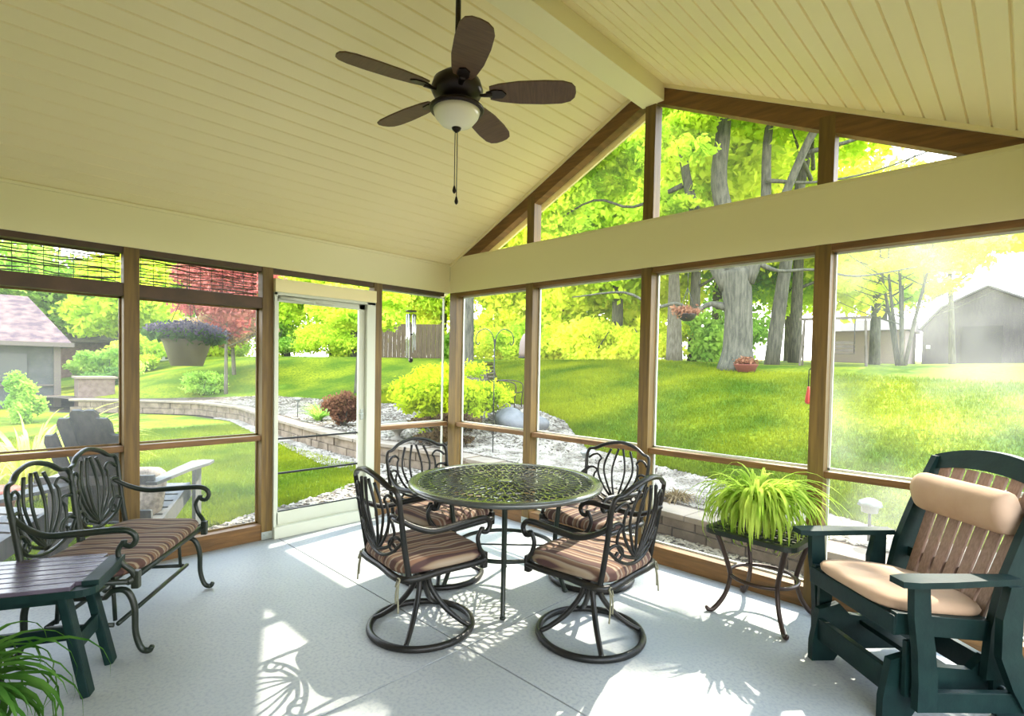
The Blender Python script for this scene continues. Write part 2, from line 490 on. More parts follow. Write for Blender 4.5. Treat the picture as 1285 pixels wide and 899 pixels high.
# ------------------------------------------------------------------ terrain
WALLPTS = [(-40, -3.0), (-19, -2.6), (-16.5, -1.6), (-14.7, .28), (-13.4, 1.2), (-11, 1.6), (-7.5, 1.15), (-5, .97), (-3.4, .95), (-1.6, 1.35), (0, 1.38), (2.0, 1.12), (3.6, .98), (6, .95), (30, .95)]
WX = [p[0] for p in WALLPTS]; WY = [p[1] for p in WALLPTS]
def yw(x): return np.interp(x, WX, WY)
def wall_h(x): return np.interp(x, [-16, -8, -3, 1, 8], [.28, .26, .22, .12, .12])
def terr(x, y):
    x = np.asarray(x, float); y = np.asarray(y, float)
    d = y-yw(x)-.12
    t = np.clip((d-1.0)/7.6, 0, 1); t = t*.75+.25*(t*t*(3-2*t))
    t = 1-(1-t)**1.15
    h = wall_h(x)+1.50*t+.022*np.clip(d-8, 0, 60)+np.clip(x-1, 0, 12)*.02*np.clip(d/8, 0, 1)
    low = -.12+0*x
    return np.where(d > 0, h, low)
def terrain_patch(name, xs, ys, m, zoff=0.0):
    X, Y = np.meshgrid(xs, ys); Z = terr(X, Y)+zoff
    V = np.stack([X, Y, Z], -1).reshape(-1, 3)
    nx = len(xs); ny = len(ys)
    i = np.arange(nx-1)[None, :]+np.arange(ny-1)[:, None]*nx
    F = np.stack([i, i+1, i+nx+1, i+nx], -1).reshape(-1, 4)
    o = np_mesh(name, V, F, m, None, True)
    return o
def gz(x, y): return float(terr(x, y))

# upper lawn: rows follow the wall line so that its edge is clean
def lawn_edge(x):  # where the grass starts above the wall (distance from the wall)
    return np.interp(x, [-30, -16, -13, -9, -6, -4, -2.9, -1.6, -.3, .7, 2.0, 3.3, 4.0, 9, 30], [.6, .9, 1.8, 2.0, 2.6, 3.4, 3.3, 2.6, 1.5, 1.45, 1.3, .95, .7, .6, .6])
def strip_surface(name, x0, x1, nx, dists, m, edge=True, zoff=0.0):
    xs = np.linspace(x0, x1, nx)
    rows = []
    for d in dists:
        dd = d(xs) if callable(d) else np.full(nx, float(d))
        y = yw(xs)+.14+dd
        rows.append(np.stack([xs, y, terr(xs, y)+zoff], -1))
    V = np.concatenate(rows)
    ny = len(rows)
    i = np.arange(nx-1)[None, :]+np.arange(ny-1)[:, None]*nx
    F = np.stack([i, i+1, i+nx+1, i+nx], -1).reshape(-1, 4)
    return np_mesh(name, V, F, m, None, True)
ds = [lambda xs, k=k: lawn_edge(xs)+k for k in list(np.linspace(0, 12, 40))+[15, 20, 30, 50, 80]]
lawn = strip_surface('lawn', -45, 30, 300, ds, lawn_m); tag(lawn, 'sloping green lawn above the low stone retaining wall', 'lawn', kind='structure')
ds = [lambda xs, k=k: (lawn_edge(xs)+.1)*k for k in np.linspace(0, 1, 12)]
bed = strip_surface('gravel_bed', -45, 30, 300, ds, bed_m); tag(bed, 'mulched planting bed along the top of the retaining wall', 'planting bed', kind='structure')

# lower ground: lawn on the left, pebble strip by the porch
low = terrain = None
mb = MB()
xs = np.linspace(-45, -.9, 120)
edge_l = []
for x in xs:
    edge_l.append((x, yw(x)-.28 if x > -16.5 else yw(x)-.2))
vs = []; fs = []
def low_near(x):   # near edge of the lower lawn
    return np.interp(x, [-45, -4, -2.6, -1.9, -1.5, -1.2], [-30, -30, -30, -30, -30, -30])
n = len(xs)
for k in range(2):
    for i, x in enumerate(xs):
        vs.append((x, edge_l[i][1] if k == 0 else -30, -.12))
fs = [(i+1, i, n+i, n+i+1) for i in range(n-1)]
mb.add(vs, fs)
o = mb.build('lower_lawn', lawn_m); tag(o, 'flat lower lawn outside the left screens', 'lawn', kind='structure')
mb = MB()
mb.add([(-.95, -30, -.115), (-.55, -30, -.115), (0, -30, -.115), (0, 0, -.115), (12, 0, -.115), (12, 1.3, -.115), (-4, 1.5, -.115), (-8, 1.25, -.115), (-1.9, 0.2, -.11), (-1.55, -.75, -.11), (-1.3, -1.4, -.11), (-1.05, -2.1, -.11)],
       [(0, 1, 2, 3, 8, 9, 10, 11), (3, 4, 5, 6, 8), (6, 7, 8)])
o = mb.build('pebble_strip', bed_m); tag(o, 'pale pebble strip between porch and lower lawn', 'gravel', kind='structure')
# base ground under everything
mb = MB(); mb.box((0, 10, -.3), (160, 160, .3)); o = mb.build('ground', bed_m); struct(o)

# ------------------------------------------------------------------ porch shell
XR, ZR, SL = 2.394, 3.745, 0.473
def rz(x): return ZR-SL*abs(x-XR)
XM = 4.8          # right wall plane
YB = -5.4         # back wall plane
YO = .27          # gable overhang
def ceiling_side(name, x_out, sgn, x_in):
    # grooved planks running along y, profile swept from x_out (low) to x_in (high)
    L = abs(x_in-x_out); step = .0945
    prof = []
    k = 0
    x = 0.0
    while x < L:
        xa = min(x+step-.012, L); xb = min(x+step-.006, L); xc = min(x+step, L)
        prof += [(x, 0), (xa, 0), (xb, .011)]
        x = xc
    prof.append((L, 0))
    vs = []
    dirx = 1 if x_in > x_out else -1
    for yy in (YO, YB):
        for (p, dz) in prof:
            X = x_out+dirx*p
            vs.append((X, yy, rz(X)+dz))
    for yy in (YO, YB):
        for p in (0, L):
            X = x_out+dirx*p
            vs.append((X, yy, rz(X)+.05))
    n = len(prof)
    fs = [(i, i+1, n+i+1, n+i) for i in range(n-1)]
    b = 2*n
    fs += [(b, b+1, b+3, b+2), (0, n, b+2, b), (n-1, 2*n-1, b+3, b+1)]
    mb = MB(); mb.add(vs, fs)
    return struct(mb.build(name, cream))
ceiling_side('ceiling_left', 0.0, 1, XR)
ceiling_side('ceiling_right', XM-.012, -1, XR)
# roof deck with overhangs
mb = MB()
for s in (-1, 1):
    xe = XR+s*2.95
    a = [(XR, YO+.02, ZR+.06), (XR, YB-.3, ZR+.06), (xe, YB-.3, rz(xe)+.06), (xe, YO+.02, rz(xe)+.06)]
    t = [(p[0], p[1], p[2]+.12) for p in a]
    mb.add(a+t, [(0, 1, 2, 3), (4, 7, 6, 5), (0, 3, 7, 4), (1, 5, 6, 2), (2, 6, 7, 3)])
struct(mb.build('roof', roof_ext))
# fascia boards of the gable
mb = MB()
for s in (-1, 1):
    xe = XR+s*2.95
    mb.bar((XR, YO+.03, ZR+.04), (xe, YO+.03, rz(xe)+.04), .025, .17)
struct(mb.build('trim_1', cream))
# ridge beam
mb = MB(); mb.box((2.437, (YB+.0+.02)/2+.0, 3.66), (.19, abs(YB)+.02+.0, .21), bev=.004)
struct(mb.build('ridge_trim', cream_beam))
# wall_front: boxed beam, posts, sill, top plate, rafters
wf = thing('wall_front', None, None); struct(wf)
mb = MB(); mb.box((XM/2, .075, 2.4885), (XM, .15, .377), bev=.004)
mb.box((XM/2, -.002, 2.655), (XM, .006, .012))
mb.build('boxed_beam', cream_beam, wf)
D = .1
for (x0, x1) in ((0, .115), (1.136, 1.226), (2.376, 2.466), (3.605, 3.695), (4.7, 4.8)):
    mb = MB(); mb.box(((x0+x1)/2, D/2+.001, 1.15), (x1-x0, D, 2.3), bev=.003)
    if .5 < x0 < 4.5:
        top = rz((x0+x1)/2)-.06
        if abs(x0-2.376) < .01: top = 3.555
        mb.box(((x0+x1)/2, D/2+.001, (2.677+top)/2), (x1-x0, D, top-2.677), bev=.003)
    mb.build('post', stain, wf)
mb = MB(); mb.box((XM/2, .05, .065), (XM-.02, .085, .13), bev=.003); mb.build('sill_plate', stain_h, wf)
mb = MB(); mb.box((XM/2, .05, 2.28), (XM-.02, .08, .04)); mb.build('top_plate', stain_h, wf)
for s in (-1, 1):
    mb = MB()
    xa = XR+s*.06 if s > 0 else 2.343
    xe = XR+s*2.385
    th = .125
    za, ze = rz(xa)-.028, rz(xe)-.028
    vs = []
    for yy in (.004, .09):
        vs += [(xa, yy, za), (xe, yy, ze), (xe, yy, ze-th), (xa, yy, za-th)]
    mb.add(vs, [(0, 1, 2, 3), (7, 6, 5, 4), (0, 4, 5, 1), (3, 2, 6, 7), (0, 3, 7, 4), (1, 5, 6, 2)])
    mb.build('rafter', stain_h, wf)
    mb = MB()
    vs = []
    for yy in (-.012, .1):
        vs += [(xa, yy, rz(xa)+.002), (xe, yy, rz(xe)+.002), (xe, yy, rz(xe)-.028), (xa, yy, rz(xa)-.028)]
    mb.add(vs, [(0, 1, 2, 3), (7, 6, 5, 4), (0, 4, 5, 1), (3, 2, 6, 7), (0, 3, 7, 4), (1, 5, 6, 2)])
    mb.build('rafter_trim', cream, wf)
# window_1..4 on the gable wall
S_clean = screen_mat('insect_screen', .005)
S_dust = screen_mat('dusty_insect_screen', .012, .065)
S_left = screen_mat('hazy_insect_screen', .035)
def win_front(i, x0, x1, sm):
    w = thing('window_%d' % i, None, None); struct(w)
    mb = MB(); mb.box(((x0+x1)/2, .045, .865), (x1-x0, .06, .042), bev=.004); mb.build('rail', stain_h, w)
    mb = MB()
    for (z0, z1) in ((.13, .845), (.886, 2.26)):
        for x in (x0+.006, x1-.006): mb.box((x, .102, (z0+z1)/2), (.014, .02, z1-z0))
        for z in (z0+.006, z1-.006): mb.box(((x0+x1)/2, .102, z), (x1-x0, .02, .014))
    mb.build('window_frame', white_vinyl, w)
    mb = MB(); mb.box(((x0+x1)/2, .112, 1.195), (x1-x0, .001, 2.13)); mb.build('screen', sm, w)
win_front(1, .115, 1.136, S_clean); win_front(2, 1.226, 2.376, S_clean); win_front(3, 2.466, 3.605, S_clean); win_front(4, 3.695, 4.7, S_dust)
# gable panes
g = thing('window_5', None, None); struct(g)
for (xa, xb) in ((.35, 1.136), (1.226, 2.376), (2.466, 3.605), (3.695, 4.45)):
    mb = MB()
    za, zb = rz(xa)-.15, rz(xb)-.15
    z0 = 2.68
    vs = [(xa, .1, z0), (xb, .1, z0), (xb, .1, max(zb, z0)), (xa, .1, max(za, z0))]
    vs += [(p[0], .101, p[2]) for p in vs]
    mb.add(vs, [(0, 1, 2, 3), (7, 6, 5, 4), (0, 4, 5, 1), (3, 2, 6, 7), (0, 3, 7, 4), (1, 5, 6, 2)])
    mb.build('screen', S_clean, g)

# wall_left
wlft = thing('wall_left', None, None); struct(wlft)
ZL = rz(0)
mb = MB(); mb.box((-.07, YB/2, (2.3+ZL)/2+.01), (.14, abs(YB), ZL-2.3+.02), bev=.003)
mb.box((.004, YB/2, ZL-.014), (.012, abs(YB), .02)); mb.build('boxed_beam', cream_beam, wlft)
for (y0, y1) in ((-.106, -.0), (-.94, -.85), (-1.993, -1.904), (-2.94, -2.846), (-3.86, -3.77), (-4.7, -4.61)):
    if y1 == 0: continue
    mb = MB(); mb.box((-.05, (y0+y1)/2, 1.15), (.1, y1-y0, 2.3), bev=.003); mb.build('post', stain, wlft)
mb = MB()
mb.box((-.05, -.055+.0, .065), (.085, .02, .13))
mb.box((-.05, (-.85)/2-.05, .065), (.085, .76, .13), bev=.003); mb.box((-.05, (-1.993-2.94)/2-.0, .065), (.085, .95, .13), bev=.003)
mb.box((-.05, (-2.94-5.4)/2, .065), (.085, 2.46, .13), bev=.003)
mb.build('sill_plate', stain_h, wlft)
mb = MB(); mb.box((-.05, YB/2-.02, 2.28), (.08, abs(YB)-.1, .04)); mb.build('top_plate', rail_shaded, wlft)
def win_left(i, y0, y1, sm, transom=False):
    w = thing('window_%d' % i, None, None); struct(w)
    mb = MB(); mb.box((-.045, (y0+y1)/2, .865), (.06, y1-y0, .042), bev=.004)
    mb.build('rail', stain_h, w)
    if transom:
        mb = MB(); mb.box((-.05, (y0+y1)/2, 2.0), (.09, y1-y0, .092), bev=.003); mb.build('transom_rail', rail_shaded, w)
    mb = MB()
    for (z0, z1) in ((.13, .845), (.886, 1.955 if transom else 2.26)):
        for y in (y0+.006, y1-.006): mb.box((-.102, y, (z0+z1)/2), (.02, .014, z1-z0))
        for z in (z0+.006, z1-.006): mb.box((-.102, (y0+y1)/2, z), (.02, y1-y0, .014))
    mb.build('window_frame', white_vinyl if not transom else stain, w)
    mb = MB(); mb.box((-.112, (y0+y1)/2, 1.195), (.001, y1-y0, 2.13)); mb.build('screen', sm, w)
win_left(6, -.85, -.0, S_clean); win_left(7, -2.846, -1.993, S_left, True); win_left(8, -3.77, -2.94, S_left, True); win_left(9, -4.61, -3.86, S_left, True)
# wall_right (outside the frame) and wall_back
wr = thing('wall_right', None, None); struct(wr)
mb = MB(); mb.box((XM+.07, YB/2, (2.3+ZL)/2+.01), (.14, abs(YB), ZL-2.3+.02)); mb.build('boxed_beam', cream_beam, wr)
for y in (-1.2, -2.4, -3.6, -4.8):
    mb = MB(); mb.box((XM+.05, y, 1.15), (.1, .09, 2.3)); mb.build('post', stain, wr)
mb = MB(); mb.box((XM+.05, YB/2, .065), (.085, 5.2, .13)); mb.box((XM+.05, YB/2, .865), (.05, 5.2, .042)); mb.build('rail', stain_h, wr)
mb = MB(); mb.box((XM/2, YB-.06, 1.9), (XM+.3, .12, 3.9)); struct(mb.build('wall_back', siding))
# floor with control joints
mb = MB()
JX, JY, g_ = 2.482, -1.866, .004
xs_ = [(-.12, JX-g_), (JX+g_, XM+.12)]; ys_ = [(YB-.1, JY-g_), (JY+g_, .12)]
for (xa, xb) in xs_:
    for (ya, yb) in ys_:
        mb.box(((xa+xb)/2, (ya+yb)/2, -.06), (xb-xa, yb-ya, .12), bev=.003)
mb.box((XM/2, (YB)/2, -.09), (XM+.2, abs(YB)+.15, .1))
struct(mb.build('floor', concrete))

# screen door
dr = thing('door_1', None, None); struct(dr)
y0, y1 = -1.904, -.94
mb = MB()
mb.box((-.02, (y0+y1)/2, 2.156), (.13, y1-y0, .112), bev=.004)       # header board
mb.build('door_header', cream, dr)
mb = MB()
mb.box((-.03, y0+.012, 1.05), (.12, .024, 2.10)); mb.box((-.03, y1-.045, 1.05), (.12, .09, 2.10), bev=.003)
mb.box((-.03, (y0+y1)/2, .05), (.16, y1-y0, .10), bev=.004)
mb.box((-.03, (y0+y1)/2, 2.088), (.12, y1-y0, .024))
mb.build('door_frame', white_vinyl, dr)
d2 = MB()
ya, yb = y0+.026, y1-.092
d2.box((-.03, ya+.012, 1.09), (.035, .024, 1.97)); d2.box((-.03, yb-.03, 1.09), (.035, .06, 1.97), bev=.003)
d2.box((-.03, (ya+yb)/2, 2.05), (.035, yb-ya, .05), bev=.003); d2.box((-.03, (ya+yb)/2, .155), (.035, yb-ya, .11), bev=.003)
panel = d2.build('screen_door', white_vinyl, dr)
mb = MB()
for z in (.845, .545): mb.box((-.03, (ya+yb)/2-.02, z), (.014, yb-ya-.07, .016))
mb.box((-.03, (ya+yb)/2-.02, .215), (.02, yb-ya-.07, .01))
mb.build('crossbar', blackm, panel)
mb = MB(); mb.box((-.03, (ya+yb)/2, 1.12), (.001, yb-ya-.06, 1.85)); mb.build('screen', S_clean, panel)
mb = MB(); mb.tube([(.01, y0+.05, 2.06), (.01, y0+.36, 2.045)], .014, 10); mb.tube([(.01, y0+.36, 2.045), (.01, y0+.55, 2.04)], .005, 8); mb.build('door_closer', white_vinyl, panel)
mb = MB(); mb.box((-.004, yb-.03, 1.02), (.016, .025, .10), bev=.003); mb.tube([(.0, yb-.03, 1.03), (.03, yb-.03, 1.03), (.035, yb-.08, 1.03)], .006, 8); mb.build('door_handle', galv, panel)
# galvanised post brackets
for (x, y, wx, wy) in ((.002, -1.949, .006, .088), (1.181, -.002, .088, .006), (2.421, -.002, .088, .006)):
    mb = MB(); mb.box((x, y, .035), (wx, wy, .066), bev=.002)
    for dd in (-.022, .022):
        mb.ball((x+(.004 if wx < .01 else dd), y+(dd if wx < .01 else -.004), .045), .006, 6)
    o = mb.build('trim_2', galv); struct(o)

# ------------------------------------------------------------------ bamboo blinds
def blind(y0, y1, label, seed):
    rng = random.Random(seed)
    t = thing('bamboo_blind', label, 'blind', (-.135, (y0+y1)/2, 2.27), 0, 'bamboo blinds drawn up in the left transoms')
    w = y1-y0
    mb = MB(); mb.box((0, 0, 0), (.03, w, .035), bev=.003); mb.build('head_rail', bamboo, t)
    mb = MB()
    for i in range(9):
        z = -.03-.02*i
        pts = []
        for k in range(8):
            yy = -w/2+w*k/7
            pts.append((.004*rng.uniform(-1, 1), yy, z+rng.uniform(-.010, .010)-(.01 if i > 6 else 0)))
        mb.tube(catmull(pts, 3), [rng.uniform(.002, .006) for _ in range(8)], 6)
    tag(mb.build('slats', bamboo, t), kind=None)
    mb = MB()
    nn = 11
    for k in range(nn):
        yy = -w/2+.03+(w-.06)*k/(nn-1)
        mb.tube([(.008, yy, .0), (.009, yy, -.235)], .0022, 5)
    mb.build('cords', string_m, t)
blind(-2.846, -1.993, 'dark bamboo blind in the transom next to the screen door', 3)
blind(-3.77, -2.94, 'dark bamboo blind in the transom at the left edge of the photo', 4)

# ------------------------------------------------------------------ ceiling fan
fan = thing('ceiling_fan', 'bronze five-blade ceiling fan with frosted light bowl hanging from the ridge beam', 'ceiling fan', (2.437, -1.95, 0))
FZ = 2.90
mb = MB(); mb.tube([(0, 0, 3.54), (0, 0, FZ+.08)], .014, 12); mb.build('downrod', bronze, fan)
mb = MB(); mb.lathe([(.02, 3.46), (.06, 3.5), (.07, 3.555)], n=24); mb.build('ceiling_canopy', bronze, fan)
mb = MB(); mb.lathe([(.03, FZ+.11), (.075, FZ+.10), (.12, FZ+.065), (.135, FZ+.02), (.12, FZ-.01), (.085, FZ-.03), (.07, FZ-.05), (.09, FZ-.065)][::-1], n=32); mb.build('motor_housing', bronze, fan)
mb = MB(); mb.lathe([(.10, FZ-.085), (.135, FZ-.088), (.142, FZ-.075), (.13, FZ-.064), (.08, FZ-.06)], n=36); mb.build('bowl_rim', bronze, fan)
mb = MB(); mb.lathe([(.004, FZ-.175), (.04, FZ-.170), (.085, FZ-.148), (.112, FZ-.115), (.124, FZ-.078)], n=36)
mb.build('light_bowl', glassbowl, fan)
mb = MB(); mb.lathe([(.003, FZ-.196), (.012, FZ-.19), (.022, FZ-.18), (.025, FZ-.172), (.01, FZ-.165)], n=20); mb.build('finial', bronze, fan)
blade0 = None
def blade_poly():
    P = []
    prof = [(.17, .045), (.22, .062), (.32, .078), (.45, .083), (.54, .078), (.585, .062), (.605, .035)]
    for x, w in prof: P.append((x, w))
    P.append((.610, 0))
    for x, w in prof[::-1]: P.append((x, -w))
    return P
for i in range(5):
    a = math.radians(41+72*i)
    if blade0 is None:
        mb = MB(); mb.prism(blade_poly(), .007, Matrix.Translation((0, 0, 0))@Matrix.Rotation(math.radians(-12), 4, 'X'))
        blade0 = mb.build('blade', blade_m, fan)
        mb = MB(); mb.tube(catmull([(.08, 0, -.004), (.13, 0, -.012), (.18, 0, -.008)], 4), [.016, .012, .02], 8, flat=.5)
        mb.prism([(.15, .012), (.19, .03), (.235, .026), (.255, 0), (.235, -.026), (.19, -.03), (.15, -.012)], .008, Matrix.Translation((0, 0, -.006))@Matrix.Rotation(math.radians(-12), 4, 'X'))
        mb.build('blade_bracket', bronze, blade0)
        b = blade0
    else:
        b = copy_tree(blade0, fan)
    b.location = (0, 0, FZ+.005); b.rotation_euler = (0, 0, a)
for (dx, L) in ((-.010, .27), (.008, .33)):
    mb = MB(); mb.tube([(dx, 0, FZ-.19), (dx, 0, FZ-.19-L)], .0022, 6); c = mb.build('pull_chain', bronze, fan)
    mb = MB(); z = FZ-.19-L
    mb.lathe([(.001, z-.045), (.008, z-.038), (.010, z-.028), (.006, z-.012), (.002, z)], (dx, 0, 0), 12); mb.build('pull_knob', bronze, c)

# ------------------------------------------------------------------ lace lattice maker
def lace_cells(cells, th, z, shrink=.74, sub=3):
    """cells: list of 2D polygons (already tiling). Returns MB with web strips, extruded by th"""
    mb = MB()
    for poly in cells:
        n = len(poly)
        c = Vector((sum(p[0] for p in poly)/n, sum(p[1] for p in poly)/n))
        outer = []
        for i in range(n):
            a = Vector(poly[i]); b = Vector(poly[(i+1) % n])
            for k in range(2): outer.append(a.lerp(b, k/2))
        inner = []
        N = len(outer)
        for i in range(N):
            p = outer[i]; q = (outer[i-1]+outer[(i+1) % N])/2
            inner.append(c+((p*.45+q*.55)-c)*shrink)
        vs = [(p.x, p.y, z) for p in outer]+[(p.x, p.y, z) for p in inner]+[(p.x, p.y, z-th) for p in outer]+[(p.x, p.y, z-th) for p in inner]
        fs = []
        for i in range(N):
            j = (i+1) % N
            fs.append((i, j, N+j, N+i)); fs.append((2*N+j, 2*N+i, 3*N+i, 3*N+j)); fs.append((N+i, N+j, 3*N+j, 3*N+i))
        mb.add(vs, fs)
    return mb
def polar_cells(radii, counts, twist):
    cells = []
    for k in range(len(radii)-1):
        r0, r1 = radii[k], radii[k+1]
        n = counts[k]
        for j in range(n):
            a = 2*PI*(j+.5*(k % 2))/n; h = PI/n
            tw = twist[k]
            rm = (r0+r1)/2
            def P(r, ang): return (r*math.cos(ang), r*math.sin(ang))
            ov = (r1-r0)*.22
            cells.append([P(r0-ov*(k > 0), a-tw), P(rm-ov*.5, a+h-tw*.2), P(rm+ov*.6, a+h+tw*.3), P(r1+ov*(k < len(radii)-2), a+tw), P(rm+ov*.6, a-h+tw*.3), P(rm-ov*.5, a-h-tw*.2)])
    return cells

# ------------------------------------------------------------------ dining table
TC = (2.12, -1.22)
tb = thing('patio_table', 'round dark cast-metal table with pierced lace top', 'table', (*TC, 0), math.radians(-45.8))
TZ = .75
radii = [.05, .125, .21, .305, .41, .50, .585]
counts = [14, 22, 32, 42, 54, 64]
mb = lace_cells(polar_cells(radii, counts, [.08, -.06, .06, -.05, .04, -.03]), .010, TZ-.002, .80)
top = mb.build('tabletop', table_metal, tb)
mb = MB()
ringp = [(.575, TZ-.014), (.575, TZ-.001), (.60, TZ-.002), (.615, TZ+.003), (.632, TZ), (.640, TZ-.012), (.634, TZ-.03), (.615, TZ-.032), (.60, TZ-.02)]
n = 96
vs = []; fs = []
for (r, z) in ringp:
    for k in range(n):
        a = 2*PI*k/n; vs.append((r*math.cos(a), r*math.sin(a), z))
m_ = len(ringp)
for i in range(m_):
    for k in range(n):
        fs.append((i*n+k, i*n+(k+1) % n, ((i+1) % m_)*n+(k+1) % n, ((i+1) % m_)*n+k))
mb.add(vs, fs, True); mb.build('rim', table_metal, tb)
mb = MB(); mb.lathe([(.004, TZ-.014), (.040, TZ-.012), (.052, TZ-.004), (.036, TZ-.001), (.003, TZ-.002)], n=32); mb.build('umbrella_hole_collar', table_metal, tb)
for i in range(4):
    a = i*PI/2
    d = Vector((math.cos(a), math.sin(a), 0))
    mb = MB()
    pts = [d*.38+Vector((0, 0, TZ-.02)), d*.36+Vector((0, 0, .6)), d*.335+Vector((0, 0, .34)), d*.35+Vector((0, 0, .2)), d*.395+Vector((0, 0, .05)), d*.41+Vector((0, 0, .012))]
    mb.tube(catmull(pts, 5), [.017, .016, .016, .015, .015, .015], 10)
    mb.ball(d*.41+Vector((0, 0, .014)), .02, 8, (1, 1, .7))
    mb.build('leg', iron_green, tb)
mb = MB()
mb.tube([(.32*math.cos(2*PI*k/64), .32*math.sin(2*PI*k/64), .315) for k in range(64)], .014, 8, closed=True)
mb.tube([(.31, 0, .315), (-.31, 0, .315)], .006, 6); mb.tube([(0, .31, .315), (0, -.31, .315)], .006, 6)
mb.build('brace_ring', iron_green, tb)
mb = MB()
for i in range(4):
    a = i*PI/2+PI/4
    mb.tube([(.14*math.cos(a)*0+.36*math.cos(i*PI/2), .36*math.sin(i*PI/2), TZ-.03), (0, 0, TZ-.03)], .010, 6)
mb.build('top_support', iron_green, tb)

# ------------------------------------------------------------------ swivel chairs
def spiral(cx, cy, r0, r1, a0, a1, n=14):
    return [(cx+(r0+(r1-r0)*k/n)*math.cos(a0+(a1-a0)*k/n), cy+(r0+(r1-r0)*k/n)*math.sin(a0+(a1-a0)*k/n)) for k in range(n+1)]
def back_pattern(H=.46, Wd=.24, shoulder=.40):
    """2D curves (u,v) with radii; mirrored"""
    C = []
    half = [
        ([(.0, .05), (.030, .14), (.052, .25), (.045, .33), (.018, .43)], .0078),
        ([(.0, .05), (.070, .15), (.118, .26), (.112, .34), (.080, .42)], .0078),
        ([(.008, .055), (.105, .145), (.160, .235), (.165, .315), (.150, .345), (.178, .372), (.215, .365), (.245, .34)], .0078),
        ([(.02, .06), (.125, .10), (.185, .165), (.190, .225), (.172, .255), (.200, .275), (.245, .27)], .0080),
        ([(.245, .15), (.205, .165), (.160, .150), (.135, .12), (.140, .09), (.170, .085), (.185, .105), (.170, .125)], .0080),
    ]
    for pts, r in half:
        C.append((pts, r)); C.append(([(-p[0], p[1]) for p in pts], r))
    return C
def back3(u, v, yb, lean, z0, bow=.55):
    return Vector((u, -yb-v*lean+bow*u*u-.0, z0+v))
def add_back(root, z0, yb, Wd=.265, H=.49, lean=.17, name_frame='backrest_frame', name_pat='backrest_scrollwork', cx=0, m=None, m2=None, stiles=True):
    m = m or iron; m2 = m2 or m
    mb = MB()
    fr = [(-Wd, -.06), (-Wd, .10), (-Wd-.008, .28), (-Wd-.012, .36), (-Wd+.004, .405), (-Wd+.05, .415), (-Wd*.5, .452), (0, .475), (Wd*.5, .452), (Wd-.05, .415), (Wd-.004, .405), (Wd+.012, .36), (Wd+.008, .28), (Wd, .10), (Wd, -.06)]
    P = [back3(u, v*H/.47, yb, lean, z0)+Vector((cx, 0, 0)) for u, v in fr]
    mb.tube(catmull(P, 5), [.016, .016, .015, .014, .014, .016, .017, .018, .017, .016, .014, .014, .015, .016, .016], 8, flat=.75)
    lowr = [(-Wd, .16), (-.17, .085), (-.08, .045), (0, .035), (.08, .045), (.17, .085), (Wd, .16)]
    mb.tube(catmull([back3(u, v, yb, lean, z0)+Vector((cx, 0, 0)) for u, v in lowr], 5), .011, 8, flat=.8)
    f = mb.build(name_frame, m, root)
    mb = MB()
    for pts, r in back_pattern():
        mb.tube(catmull([back3(u*Wd/.25, v*H/.47, yb, lean, z0)+Vector((cx, 0, 0)) for u, v in pts], 5), [r*1.25, r, r, r*1.25], 6)
    mb.build(name_pat, m2, root)
    return f
def cushion_mb(w, d, h, z, nx=28, ny=28, taper=0.0, sag=.3, seed=0, rear=1.0):
    """soft pad: superellipse plan, rounded rim"""
    mb = MB(); rng = np.random.default_rng(seed)
    ph = rng.random(6)*6
    vs = []; fs = []
    rings = 9
    N = 56
    def plan(a):
        c, s = math.cos(a), math.sin(a)
        e = 5.0
        r = (abs(c)**e+abs(s)**e)**(-1/e)
        x, y = r*c, r*s
        return x*w/2*(1+taper*y), y*d/2
    prof = [(0.0, h), (.45, h*1.0), (.75, h*.97), (.90, h*.90), (.965, h*.74), (1.0, h*.45), (.985, h*.18), (.94, .02*h), (.0, 0.0)]
    for i, (q, zz) in enumerate(prof):
        for k in range(N):
            a = 2*PI*k/N
            x, y = plan(a)
            dz = .006*math.sin(7*x/w*2+ph[0])*math.cos(6*y/d+ph[1]) if 0 < i < 4 else 0
            vs.append((x*q, y*q, z+zz+dz))
    for i in range(len(prof)-1):
        for k in range(N):
            k2 = (k+1) % N
            fs.append((i*N+k, i*N+k2, (i+1)*N+k2, (i+1)*N+k)[::-1])
    mb.add(vs, fs, True)
    return mb
def tie_mb(x, y, z, L1, L2, s=1):
    mb = MB()
    mb.tube(catmull([(x, y, z), (x+.01*s, y-.012, z-L1*.4), (x+.022*s, y-.014, z-L1)], 5), .005, 5, flat=.35)
    mb.tube(catmull([(x, y, z), (x-.008*s, y-.014, z-L2*.5), (x-.004*s, y-.016, z-L2)], 5), .005, 5, flat=.35)
    mb.tube(catmull([(x-.012, y-.004, z), (x, y-.02, z-.03), (x+.014, y-.004, z), (x, y-.006, z+.012)], 5, True), .005, 5, closed=True, flat=.5)
    return mb
